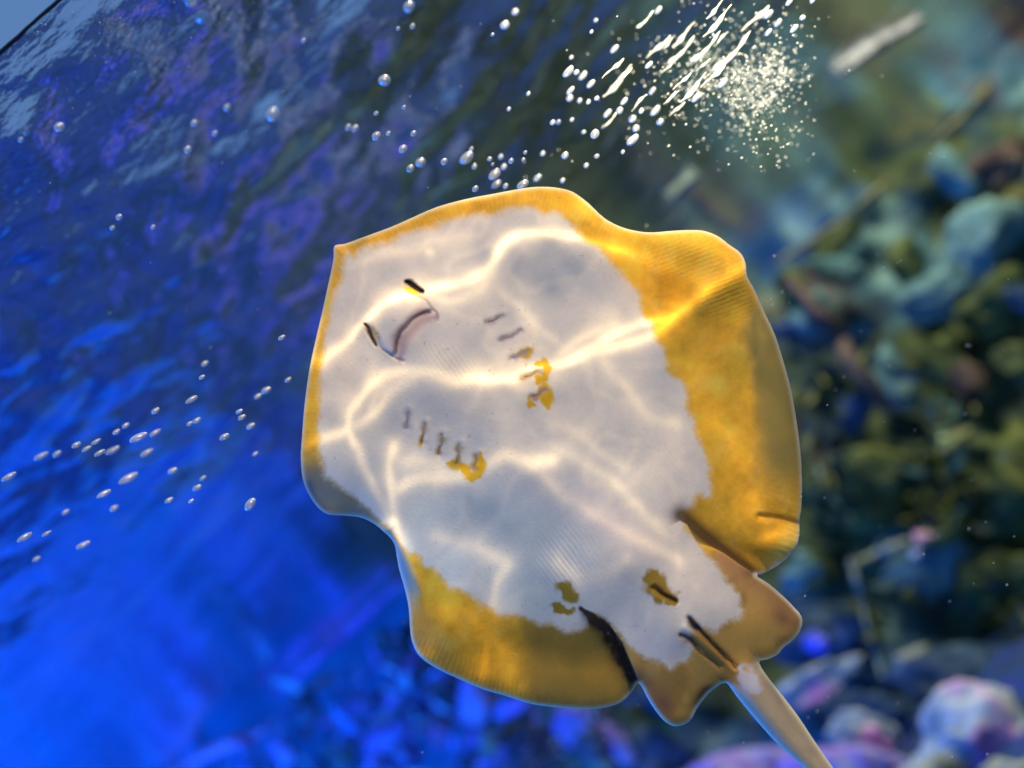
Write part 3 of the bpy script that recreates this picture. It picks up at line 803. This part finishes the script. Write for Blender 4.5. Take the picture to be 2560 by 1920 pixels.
# ------------------------------------------------------------------ rocks, branches, weed
def M2(name, *a, **k):
    return mottled(name, *a, **k)
M_moss = M2('moss_rock', [(0.32, (0.015, 0.028, 0.012)), (0.5, (0.06, 0.09, 0.02)), (0.68, (0.22, 0.24, 0.06))], 12, 6, 0.8, 0.8)
M_brown = M2('brown_rock', [(0.32, (0.03, 0.02, 0.018)), (0.5, (0.10, 0.065, 0.045)), (0.68, (0.20, 0.15, 0.07))], 12, 6, 0.8, 0.8)
M_teal = M2('teal_rock', [(0.32, (0.03, 0.07, 0.08)), (0.5, (0.10, 0.22, 0.20)), (0.68, (0.26, 0.42, 0.33))], 10, 6, 0.8, 0.6)
M_navy = M2('navy_rock', [(0.32, (0.012, 0.03, 0.05)), (0.5, (0.03, 0.07, 0.12)), (0.7, (0.12, 0.18, 0.24))], 10, 6, 0.8, 0.7)
M_violet = M2('violet_rock', [(0.3, (0.20, 0.14, 0.50)), (0.5, (0.28, 0.18, 0.60)), (0.7, (0.55, 0.32, 0.62))], 9, 5, 0.7, 0.6,
              [(0.35, (0.24, 0.17, 0.52)), (0.6, (0.30, 0.34, 0.58)), (0.75, (0.55, 0.42, 0.62))], 7)
M_pale = M2('pale_rock', [(0.3, (0.10, 0.17, 0.22)), (0.48, (0.34, 0.42, 0.45)), (0.6, (0.52, 0.56, 0.50)), (0.75, (0.66, 0.64, 0.40))], 13, 6, 0.7, 0.8,
            [(0.35, (0.62, 0.22, 0.55)), (0.6, (0.70, 0.30, 0.62)), (0.75, (0.40, 0.30, 0.60))], 6, lo=0.52, hi=0.60)
M_cream = M2('cream_rock', [(0.35, (0.16, 0.19, 0.14)), (0.55, (0.36, 0.37, 0.24)), (0.7, (0.66, 0.64, 0.42))], 16, 5, 0.7, 0.6)

def rock(px, py, wpx, hpx, y, mat, label, group=None, tilt=0.0, seed=0, rough=0.75, name='rock', cat='rock', flat=0.6, sub=4):
    R = np.random.default_rng(seed + int(px * 7 + py))
    c = at_y(px, py, y)
    sc_ = depth_of(c) / F
    bm = bmesh.new()
    bmesh.ops.create_icosphere(bm, subdivisions=sub, radius=1.0)
    V = np.array([v.co[:] for v in bm.verts])
    dirs = R.normal(size=(9, 3)); dirs /= np.linalg.norm(dirs, axis=1)[:, None]
    rad = np.ones(len(V))
    for d_ in dirs:                                   # broken facets
        t = V @ d_; cut = 0.62 + 0.3 * R.random()
        rad = np.where(t > cut, np.minimum(rad, cut / np.maximum(t, 1e-3)), rad)
    rad *= 1 + 0.35 * fbm(V[:, 0] * 0.8 + R.random() * 40, V[:, 1] * 0.8 + V[:, 2] * 0.9, 0.8, 150, 2)
    off = R.random(3) * 50
    rad *= 1 + rough * (0.6 * fbm(V[:, 0] + off[0] + V[:, 2] * 0.7, V[:, 1] + off[1] - V[:, 2] * 0.6, 0.9, 120, 4)) + 0.13 * fbm(V[:, 0] * 1.3 + off[2] + V[:, 2], V[:, 1] * 1.3 - V[:, 2], 0.22, 130, 3)
    V = V * rad[:, None]
    a, b = math.cos(tilt), math.sin(tilt)
    ex = r_ * a + u_ * b; ey = -r_ * b + u_ * a
    Wv = (ex[None] * (V[:, 0] * wpx * sc_)[:, None] + ey[None] * (V[:, 1] * hpx * sc_)[:, None] + f_[None] * (V[:, 2] * min(wpx, hpx) * sc_ * flat)[:, None])
    for v, w in zip(bm.verts, Wv): v.co = w
    me = bpy.data.meshes.new(name); bm.to_mesh(me); bm.free()
    o = link(name, me, mat)
    o.location = tuple(c)
    return tag(o, label, cat, group)

rock(1850, 2000, 190, 150, 1.88, M_violet, 'rounded violet rock at the bottom edge, left of the tail', tilt=0.1, rough=0.8, sub=5)
rock(2130, 1990, 150, 130, 1.80, M_violet, 'pinkish violet rock at the bottom edge, right of the tail', tilt=-0.1, seed=3, rough=0.8, sub=5)
rock(2170, 1850, 90, 66, 1.84, M_pale, 'small pale rock with a pink spot near the bottom, right of the tail', tilt=-0.4, seed=5, rough=0.9, sub=5)
rock(2450, 1905, 220, 150, 1.58, M_pale, 'large pale knobbly rock with pink patches in the lower right corner', tilt=0.35, seed=7, rough=0.9, sub=5)
rock(2330, 1975, 90, 62, 1.50, M_cream, 'cream coloured rock on the bottom edge in front of the pale rock', seed=2)
rock(2545, 1960, 90, 90, 1.36, M_cream, 'yellowish white rock cut by the lower right corner', seed=9)
rock(2030, 1715, 115, 44, 1.98, M_pale, 'pale slanting slab with violet patches beside the tail base', tilt=0.5, seed=14, rough=0.9, sub=5)
rock(2300, 1640, 52, 34, 1.96, M_cream, 'small cream tipped rock right of the slanting slab', tilt=0.5, seed=4)
rock(2330, 1430, 109.25, 93.5, 2.11, M_teal, 'flat pale teal rock face right of the pelvic fin', tilt=-0.4, seed=6)
rock(2180, 1790, 170, 100, 1.95, M_navy, 'dark blue rock between the slab and the small pale rock', seed=8)
rock(2440, 1710, 200, 120, 1.95, M_navy, 'broad dark blue rock behind the large pale rock', tilt=0.3, seed=1)
rock(2060, 1590, 120, 100, 2.06, M_navy, 'dark blue rock just right of the pelvic fin tip', seed=12)
rock(2440, 620, 109.25, 132, 2.11, M_teal, 'upright pale teal rock below the waterline at upper right', tilt=-0.3, seed=15)
rock(2350, 730, 103.5, 60.5, 2.11, M_teal, 'low teal rock beside the upright teal rock', tilt=0.4, seed=16)
rock(2230, 960, 51.75, 77, 2.11, M_teal, 'small teal stone right of the yellow fin', tilt=0.5, seed=17)
rock(2135, 1030, 55.2, 57.2, 2.11, M_navy, 'round dark hole-like stone close right of the yellow fin', seed=18, rough=0.1)
rock(2350, 900, 92, 77, 2.11, M_moss, 'dark green rock at the middle of the right wall', seed=19)
rock(2470, 760, 126.5, 88, 2.11, M_moss, 'domed dark green rock near the right edge', tilt=0.2, seed=20)
rock(2020, 820, 69, 88, 2.11, M_brown, 'brownish rock behind the right fin tip', seed=21)
rock(2490, 1200, 149.5, 176, 2.11, M_moss, 'tall mossy rock at the right edge, level with the fin', seed=22)
rock(2190, 1240, 149.5, 121, 2.11, M_moss, 'mossy rock right of the lower yellow fin lobe', seed=23)
rock(2500, 1480, 138, 121, 2.11, M_moss, 'olive rock at the right edge above the dark blue rock', seed=24)
rock(2500, 420, 103.5, 66, 2.11, M_brown, 'brown rock under the waterline by the right edge', tilt=0.6, seed=25)
rock(1190, 1745, 58, 66, 1.95, M_violet, 'blue violet knob of rock under the left fin lobe', seed=31)
rock(1440, 1820, 66, 56, 2.04, M_violet, 'blue violet lump at the bottom between left lobe and pelvic fin', seed=32)
rock(985, 1870, 56, 74, 2.06, M_violet, 'violet lump on the bottom edge, lower left', seed=33)
rock(1085, 1815, 46, 48, 2.06, M_pale, 'pale blue ring-like stone next to the violet lump', seed=34)
rock(1600, 1890, 110, 70, 2.0, M_navy, 'dark blue rock on the bottom edge below the pelvic fins', seed=35)
rock(1300, 1900, 120, 60, 2.06, M_navy, 'dark blue rock on the bottom edge below the left lobe', seed=36)
R4 = np.random.default_rng(44)
spots = [(R4.uniform(1900, 2580), R4.uniform(420, 1600), k) for k in range(18)]
spots = sorted([q for q in spots if (q[0] - 1280) * -0.669 + (960 - q[1]) * 0.743 < -270], key=lambda q: q[1])
cnt = [0] * 4
for px, py, k in spots:
    c = [0, 1, 2, 3, 0][k % 5]; cnt[c] += 1
    rock(px, py, R4.uniform(35, 90), R4.uniform(25, 60), R4.uniform(2.04, 2.13), [M_moss, M_brown, M_teal, M_navy][c],
         '%s %s stone from the top among the blurred stones of the right wall' % (ordinal(cnt[c]), ['mossy green', 'brown', 'teal', 'dark blue'][c]),
         'blurred stones of the right rock wall', tilt=R4.uniform(-1, 1), seed=100 + k, sub=3)
spots = [(R4.uniform(560, 1650), R4.uniform(1560, 1930), k) for k in range(26)]
spots = sorted([q for q in spots if (q[0] - 1280) * -0.669 + (960 - q[1]) * 0.743 < -260], key=lambda q: q[0])
for n_, (px, py, k) in enumerate(spots):
    rock(px, py, R4.uniform(20, 60), R4.uniform(18, 50), R4.uniform(1.9, 2.1), [M_navy, M_violet, M_teal, M_navy][k % 4],
         '%s from the left of the blurred blue lit stones below the ray' % ordinal(n_ + 1), 'blurred blue stones at the bottom', tilt=R4.uniform(-1, 1), seed=200 + k, sub=3)

def branch(pix, rpx, y, mat, label, name='branch', cat='branch', seed=0, knob=0.16):
    P = [at_y(a, b, y + 0.02 * math.sin(3.1 * i + seed)) for i, (a, b) in enumerate(pix)]
    for p in P: p[2] = min(p[2], SURF - 0.02)
    sc_ = depth_of(P[0]) / F
    return tag(tube(name, P, [r * sc_ for r in rpx], mat, n=6, knob=knob, seed=seed), label, cat)

B_olive = plain('branch_olive', (0.17, 0.165, 0.065), 0.8, nscale=30, var=0.5)
B_violet = plain('branch_violet', (0.42, 0.24, 0.80), 0.8, nscale=30, var=0.4)
B_pink = plain('branch_pink', (0.62, 0.36, 0.70), 0.8, nscale=30, var=0.4)
B_pale = plain('branch_pale', (0.27, 0.32, 0.22), 0.8, nscale=30, var=0.4)
B_brown = plain('branch_brown', (0.13, 0.09, 0.06), 0.8, nscale=30, var=0.4)
branch([(1930, 665), (2010, 615), (2090, 562), (2160, 505), (2220, 450)], [3, 8, 7, 6, 10, 3], 1.92, B_olive, 'slim olive stick along the back waterline right of the fin', 'stick', seed=1)
branch([(2325, 372), (2370, 325), (2410, 292), (2450, 250), (2470, 215)], [3, 7, 9, 13, 16, 7], 1.92, B_olive, 'pale knobbly stick end along the waterline at upper right', 'stick', seed=2)
branch([(1000, 1432), (930, 1500), (870, 1548), (800, 1605), (735, 1668), (670, 1730)], [5, 8, 16, 18, 12, 8, 4], 2.10, B_violet, 'violet twig slanting down left of the ray', 'twig', seed=3)
branch([(690, 1800), (640, 1838), (580, 1862), (500, 1895), (420, 1935)], [3, 9, 16, 12, 9], 2.0, B_pink, 'pink violet twig at the bottom left', 'twig', seed=4)
branch([(360, 1870), (430, 1842), (480, 1850), (540, 1900)], [10, 14, 10, 14], 2.15, plain('branch_blue', (0.18, 0.32, 0.75), 0.8), 'pale blue bent twig at the bottom edge', 'twig', seed=5)
branch([(2125, 1415), (2180, 1390), (2230, 1368), (2290, 1350), (2350, 1335)], [8, 11, 12, 10, 4], 1.98, B_pale, 'pale green branch slanting up right of the fins', seed=6)
branch([(2128, 1400), (2140, 1450), (2155, 1500), (2165, 1560), (2190, 1640), (2215, 1720)], [9, 8, 5, 4, 5, 3], 1.96, B_pale, 'thin pale root hanging down from the branch', 'root', seed=7)
branch([(1960, 690), (2040, 780), (2090, 850), (2150, 930), (2230, 1040)], [16, 20, 24, 20, 14], 2.05, B_brown, 'dim brown branch running down behind the right fin', seed=8)
branch([(2040, 1140), (2052, 1190), (2060, 1235)], [6, 7, 4], 2.05, B_pale, 'short vertical twig close to the fin', 'twig', seed=9)
def floater(name, pix, rpx, mat, label, cat, seed):
    P = [at_z(a, b, SURF - 0.007) for a, b in pix]
    k_ = depth_of(P[0]) / F
    tag(tube(name, P, [q * k_ for q in rpx], mat, n=6, knob=0.2, seed=seed), label, cat)
B_white = plain('pale_streak_mat', (0.34, 0.33, 0.30), 0.7, nscale=25, var=0.35)
floater('pale_streak', [(2095, 188), (2150, 150), (2215, 105), (2270, 75), (2312, 48)], [5, 10, 13, 9, 13, 6], B_white, 'bright pale streak under the surface at upper right', 'stick', 21)  # added tube standing in for a pale out-of-focus highlight
floater('whitish_patch', [(1672, 500), (1700, 478), (1728, 452), (1748, 432)], [4, 9, 10, 4], B_pale, 'small whitish patch under the surface above the right fin fold', 'patch', 22)  # added tube standing in for a small whitish patch
rock(2308, 1348, 24, 20, 1.93, plain('pink_coral', (0.80, 0.42, 0.36), 0.8), 'small bright pink polyp on the pale branch', name='coral_polyp', cat='coral', rough=0.2)
rock(2358, 1108, 20, 19, 1.95, plain('lime_coral', (0.62, 0.90, 0.40), 0.8), 'bright lime green polyp on the mossy wall', name='coral_polyp', cat='coral', rough=0.2)
rock(2290, 1386, 11, 10, 1.90, plain('white_coral', (0.8, 0.82, 0.85), 0.8), 'tiny white polyp under the pale branch', name='coral_polyp', cat='coral', rough=0.2)
rock(2042, 1608, 26, 30, 1.86, plain('blue_coral', (0.16, 0.18, 0.95), 0.8), 'vivid blue polyp right of the pelvic fin', name='coral_polyp', cat='coral', rough=0.2)

def weed(name, n, region, cols, y0, y1, lmin, lmax, label, seed):
    R = np.random.default_rng(seed); V, Fc, Cc = [], [], []
    cl = [(R.uniform(region[0], region[1]), R.uniform(region[2], region[3])) for _ in range(max(n // 22, 1))]
    for k in range(n):
        cx, cy = cl[R.integers(len(cl))]
        px, py = cx + R.normal() * 60, cy + R.normal() * 60
        if (px - 1280) * -0.669 + (960 - py) * 0.743 > -225: continue
        y = R.uniform(y0, y1); c = at_y(px, py, y); s_ = depth_of(c) / F
        a = R.normal(size=3); a /= np.linalg.norm(a); b = np.cross(a, R.normal(size=3)); b /= np.linalg.norm(b)
        nrm = np.cross(a, b)
        l = R.uniform(lmin, lmax) * s_; w = l * R.uniform(0.05, 0.2)
        i = len(V)
        for t, ww, h in ((0, 0.2, 0), (0.35, 1, 0.12), (0.7, 0.8, 0.1), (1, 0.1, -0.1)):
            V.append(c + a * l * t - b * w * ww + nrm * h * l); V.append(c + a * l * t + b * w * ww + nrm * h * l)
        col = cols[R.integers(len(cols))]
        Cc += [np.array(col) * R.uniform(0.6, 1.4)] * 8
        for q in range(3): Fc.append((i + 2 * q, i + 2 * q + 1, i + 2 * q + 3, i + 2 * q + 2))
    me = mesh_np(name, V, Fc)
    at = me.color_attributes.new('skin_colour', 'FLOAT_COLOR', 'POINT')
    rg = np.ones((len(me.vertices), 4), np.float32); rg[:, :3] = np.clip(np.array(Cc), 0, 1)
    at.data.foreach_set('color', rg.ravel())
    m = attr_mat(name + '_leaf', 0.7, 0.2)
    m.node_tree.nodes['Principled BSDF'].inputs['Subsurface Weight'].default_value = 0
    tag(link(name, me, m), label, 'algae', kind='stuff')
weed('algae', 260, (1900, 2600, 420, 1560), [(0.08, 0.10, 0.02), (0.15, 0.16, 0.04), (0.03, 0.055, 0.015), (0.05, 0.11, 0.08), (0.06, 0.045, 0.02), (0.02, 0.04, 0.02), (0.02, 0.04, 0.03)], 1.92, 2.08, 40, 120, 'green and yellow algae growing over the right rock wall', 61)
weed('blue_algae', 420, (650, 1700, 1500, 1940), [(0.25, 0.40, 0.55), (0.36, 0.22, 0.62), (0.30, 0.45, 0.50), (0.12, 0.2, 0.5)], 1.9, 2.1, 12, 36, 'blue lit tufts of algae below the ray', 62)

weed('violet_algae', 800, (150, 1300, 1650, 2500), [(0.30, 0.40, 0.75), (0.42, 0.26, 0.75), (0.30, 0.45, 0.60), (0.15, 0.3, 0.7)], 1.95, 2.15, 40, 130, 'pale blue and violet weed strands on the blue back panel', 63)

# ------------------------------------------------------------------ bubbles under the surface
def bubble_mat(name='bubble', lo=0.45, hi=0.95):
    m = bpy.data.materials.new(name); m.use_nodes = True
    nt = m.node_tree; N, L = nt.nodes, nt.links
    b = N['Principled BSDF']
    b.inputs['Base Color'].default_value = (0.97, 0.96, 0.90, 1)
    b.inputs['Roughness'].default_value = 0.33
    b.inputs['Metallic'].default_value = 0.45
    tr = N.new('ShaderNodeBsdfTransparent'); tr.inputs[0].default_value = (0.75, 0.85, 1, 1)
    lw = N.new('ShaderNodeLayerWeight'); lw.inputs[0].default_value = 0.4
    mr = N.new('ShaderNodeMapRange'); mr.inputs[1].default_value = 0.0; mr.inputs[2].default_value = 0.8
    mr.inputs[3].default_value = lo; mr.inputs[4].default_value = hi
    L.new(lw.outputs['Facing'], mr.inputs[0])
    mx = N.new('ShaderNodeMixShader')
    L.new(mr.outputs[0], mx.inputs[0]); L.new(tr.outputs[0], mx.inputs[1]); L.new(b.outputs[0], mx.inputs[2])
    L.new(mx.outputs[0], N['Material Output'].inputs['Surface'])
    return m
M_bub = bubble_mat()
M_glint = bubble_mat('bubble_glint', 0.95, 0.10)
M_glint.node_tree.nodes['Principled BSDF'].inputs['Base Color'].default_value = (1.0, 0.95, 0.72, 1)
M_glint.node_tree.nodes['Principled BSDF'].inputs['Metallic'].default_value = 0.15
bm = bmesh.new(); bmesh.ops.create_icosphere(bm, subdivisions=3, radius=1.0)
BUB = []
for k in range(5):
    b2 = bm.copy(); R = np.random.default_rng(500 + k); o3 = R.random(3) * 9
    for v in b2.verts:
        v.co *= 1 + 0.10 * math.sin(2.1 * v.co.x + o3[0]) * math.cos(1.7 * v.co.y + o3[1]) + 0.06 * math.sin(3.3 * v.co.z + o3[2])
    me = bpy.data.meshes.new('bubble'); b2.to_mesh(me); b2.free()
    me.materials.append(M_bub); me.polygons.foreach_set('use_smooth', np.ones(len(me.polygons), bool))
    BUB.append(me)
STR = []
for k in range(6):
    b2 = bmesh.new(); bmesh.ops.create_icosphere(b2, subdivisions=4, radius=1.0); R = np.random.default_rng(540 + k); o3 = R.random(4) * 6.28
    for v in b2.verts:
        t = v.co.x
        w = (1 + 0.35 * math.sin(4.3 * t + o3[0]) + 0.25 * math.sin(9.1 * t + o3[1])) * (0.75 + 0.35 * t * math.cos(o3[3]))
        v.co.y = v.co.y * w + 0.55 * math.sin(2.4 * t + o3[2]); v.co.z *= w
    me = bpy.data.meshes.new('bubble'); b2.to_mesh(me); b2.free()
    me.materials.append(M_glint); me.polygons.foreach_set('use_smooth', np.ones(len(me.polygons), bool))
    STR.append(me)
nb = [0]
def bubble(px, py, ln, ang, ratio, label, group):
    if px > 2580 or py < -25 or px < -25: return
    c = at_y(px, py, YN + 0.05 + 0.03 * math.sin(px * 1.7 + py))
    if c[2] > SURF - 0.008: c = at_z(px, py, SURF - 0.008)
    s_ = depth_of(c) / F
    d = pdir(px, py); d = d / np.linalg.norm(d)
    im_dir = r_ * math.cos(math.radians(ang)) + u_ * math.sin(math.radians(ang))
    ex = im_dir - d * np.dot(im_dir, d); ex /= np.linalg.norm(ex)
    ey = np.cross(d, ex); L_ = ln * 0.5 * s_; w = L_ * ratio
    o = bpy.data.objects.new('bubble', STR[nb[0] % 6] if ratio < 0.3 else BUB[nb[0] % 5]); nb[0] += 1
    COL.objects.link(o)
    M = np.stack([ex * L_, ey * w, d * w], 1)
    o.matrix_world = Matrix([[*M[0], c[0]], [*M[1], c[1]], [*M[2], c[2]], [0, 0, 0, 1]])
    tag(o, label, 'bubble', group)

k4 = 900 / 2212
LB, LG = 'small bubble with a bright crescent drifting in the blue water at left', 'bubbles in the blue water on the left'
left = [(1260, 710, 50), (1240, 795, 45), (1180, 930, 85), (955, 1000, 55), (775, 1090, 50), (715, 1130, 50), (850, 1165, 115), (955, 1135, 75), (590, 1190, 65), (470, 1210, 55), (530, 1235, 65), (615, 1258, 75), (690, 1245, 90),
        (250, 1280, 90), (350, 1265, 55), (900, 1260, 90), (55, 1405, 95), (1060, 1370, 60), (790, 1415, 115), (640, 1510, 85), (1245, 1415, 40), (1210, 1475, 55), (700, 1600, 60), (405, 1622, 50), (1040, 1550, 50), (1175, 1555, 40),
        (1635, 875, 60), (1585, 912, 45), (1470, 1005, 45), (1485, 1042, 55), (1540, 1095, 55), (1380, 1160, 60), (1165, 1080, 45), (1210, 1060, 50), (1770, 810, 45), (1730, 552, 50), (1570, 1265, 40)]
left += [(x, y + 625 / k4, l) for x, y, l in [(155, 240, 100), (285, 220, 65), (510, 290, 90), (225, 375, 45)]]
for n_, (x, y, l) in enumerate(sorted(left)):
    bubble(x * k4, 620 + y * k4, l * k4, 28, 0.4 if l > 60 else 0.6, '%s bubble, %s from the left, in the blue water left of the ray' % ('stretched' if l > 60 else 'small', ordinal(n_ + 1)), LG)
TB, TG = 'round clear bubble in the dark water above the ray', 'bubbles above the ray'
top = [(545, 45, 80), (480, 175, 30), (570, 160, 40), (1200, 72, 45), (1135, 155, 60), (1060, 212, 25), (345, 697, 32), (515, 660, 28), (175, 782, 45), (215, 790, 45), (345, 838, 65), (420, 820, 35), (575, 820, 38), (510, 915, 55),
       (555, 1035, 55), (617, 1000, 65), (762, 995, 50), (930, 915, 30), (950, 1022, 38), (1042, 978, 32), (1112, 962, 38), (1175, 988, 40), (1130, 1025, 40), (1140, 1145, 40), (955, 1160, 42),
       (1260, 938, 28), (1370, 942, 36), (1505, 955, 52), (1490, 1110, 38), (1635, 1018, 36), (1700, 960, 36), (1280, 575, 32), (1160, 670, 30), (1430, 752, 36), (1465, 752, 36), (1548, 735, 28), (1620, 812, 30), (1690, 822, 65),
       (1860, 935, 32), (1545, 352, 28), (1695, 125, 26), (1668, 195, 28), (1060, 1010, 22), (1250, 980, 24)]
for n_, (x, y, l) in enumerate(sorted(top)):
    bubble(800 + x * k4, y * k4, l * k4, 42, 0.8, 'round bubble, %s from the left, in the dark water above the ray' % ordinal(n_ + 1), TG)
for x, y, l, lab in [(900, 970, 100, 'largest oval bubble in the row above the ray'), (1075, 1070, 90, 'fat oval bubble above the ray, over a smaller one'), (1085, 1132, 65, 'oval bubble tucked under the fat one above the ray'),
                     (1245, 1135, 80, 'oval bubble touching the top fin edge'), (1335, 1095, 65, 'tilted oval bubble just off the top fin edge')]:
    bubble(800 + x * k4, y * k4, l * k4, 38, 0.58, lab, None)
WB, WG = 'bright bubble speck in the blue rippled water at upper left', 'bubbles among the upper left ripples'
for n_, (x, y, l) in enumerate(sorted([(1240, 105, 90), (1680, 700, 95), (1395, 660, 50), (1195, 755, 45), (1155, 918, 50), (1320, 820, 40), (160, 810, 45), (128, 858, 38), (365, 780, 60), (730, 1335, 42), (690, 1400, 32), (940, 1395, 32), (1865, 250, 30)])):
    bubble(x * k4, y * k4, l * k4, 40, 0.85, 'bright bubble, %s from the left, among the upper left ripples' % ordinal(n_ + 1), WG)
bubble(800 + 395 * k4, 495 * k4, 75 * k4, 40, 0.9, 'single large cream bubble at top centre left', None)
bubble(625, 1262, 38, 50, 0.6, 'white oval bubble at the left fin corner', None)
SB, SG = 'long stretched bright bubble in the foaming patch at top right', 'stretched bubbles of the foam patch'
streak = [(800 + x * k4, y * k4, l * k4) for x, y, l in [(1525, 440, 90), (1575, 445, 40), (1615, 465, 70), (1665, 515, 60), (1540, 555, 60), (1535, 600, 50), (1595, 620, 36), (1650, 625, 36), (1700, 605, 36), (1810, 300, 60), (2000, 120, 150), (2080, 60, 60),
          (1800, 420, 180), (1830, 500, 260), (1860, 470, 160), (1780, 740, 140), (1920, 860, 90), (1870, 620, 60), (1960, 630, 140), (2060, 680, 80), (1920, 730, 50), (1940, 790, 50), (1765, 700, 70), (1840, 680, 50), (2090, 750, 50), (2080, 290, 200), (2150, 600, 110), (2130, 420, 100), (1975, 680, 40), (2020, 400, 60), (2040, 560, 60)]]
streak += [(1660 + x * k4, y * k4, l * k4) for x, y, l in [(320, 50, 170), (330, 130, 250), (560, 115, 220), (120, 215, 200), (110, 310, 230), (260, 290, 250), (420, 320, 320), (240, 400, 120), (110, 500, 150), (50, 600, 120), (80, 670, 130), (640, 90, 70), (700, 140, 60), (800, 175, 60), (850, 110, 40), (180, 540, 240), (300, 470, 200), (360, 510, 80), (770, 10, 60), (910, 5, 40), (30, 260, 110), (640, 200, 60), (200, 600, 80), (350, 240, 120)]]
for n_, (x, y, l) in enumerate(sorted(streak)):
    bubble(x, y, l, 46, 0.15 if l > 40 else (0.5 if l > 22 else 0.8), '%s bubble, %s from the left, in the bright foam patch at top right' % ('long stretched' if l > 40 else 'short', ordinal(n_ + 1)), SG)

def crumbs(name, pts, mat, label, cat, sub=1):
    bmx = bmesh.new(); bmesh.ops.create_icosphere(bmx, subdivisions=sub, radius=1.0)
    V0 = np.array([v.co[:] for v in bmx.verts]); F0 = np.array([[v.index for v in f.verts] for f in bmx.faces]); bmx.free()
    V = np.concatenate([V0 * r * np.array([1.3, 1, 0.8]) + c for c, r in pts]); Fc = np.concatenate([F0 + i * len(V0) for i in range(len(pts))])
    return tag(link(name, mesh_np(name, V, Fc), mat), label, cat, kind='stuff')
R9 = np.random.default_rng(909); pts = []
FP = np.array([(1660 + x * k4, y * k4) for x, y in [(230, 330), (560, 240), (720, 330), (790, 480), (720, 620), (560, 830), (470, 700), (300, 600), (150, 580), (60, 420)]])
cand = np.stack([R9.uniform(1480, 2040, 14000), R9.uniform(0, 430, 14000)], 1)
dd, ii = polydist(cand, FP)
dens = np.where(ii, 0.22 + 0.7 * sstep(-0.1, 0.35, fbm(cand[:, 0], cand[:, 1], 60, 700, 3)), np.exp(-dd / 50) * 0.22)
for (px, py), k in zip(cand, dens > R9.random(len(cand))):
    if not k: continue
    c = at_y(px, py, YN + 0.06 + 0.10 * R9.random()); pts.append((c, R9.uniform(0.7, 1.7) ** 2.2 * depth_of(c) / F))
crumbs('foam', pts, M_glint, 'pale foam of tiny bubbles under the surface at top right', 'foam')
pts = []
for k in range(300):
    px, py = R9.uniform(0, 2560), R9.uniform(0, 1920)
    v = (px - 1280) * -0.669 + (960 - py) * 0.743
    t = R9.uniform(0.47, 0.62)
    zz = at_depth(px, py, t)
    if zz[2] > SURF - 0.03: zz = at_z(px, py, SURF - 0.03)
    if px < 1000 and py > 900: continue
    pts.append((zz, R9.uniform(0.7, 1.9) * depth_of(zz) / F))
M_speck = plain('speck', (0.9, 0.85, 0.7), 0.5)
crumbs('water_specks', pts, M_speck, 'tiny pale specks floating in the water', 'specks')
#END
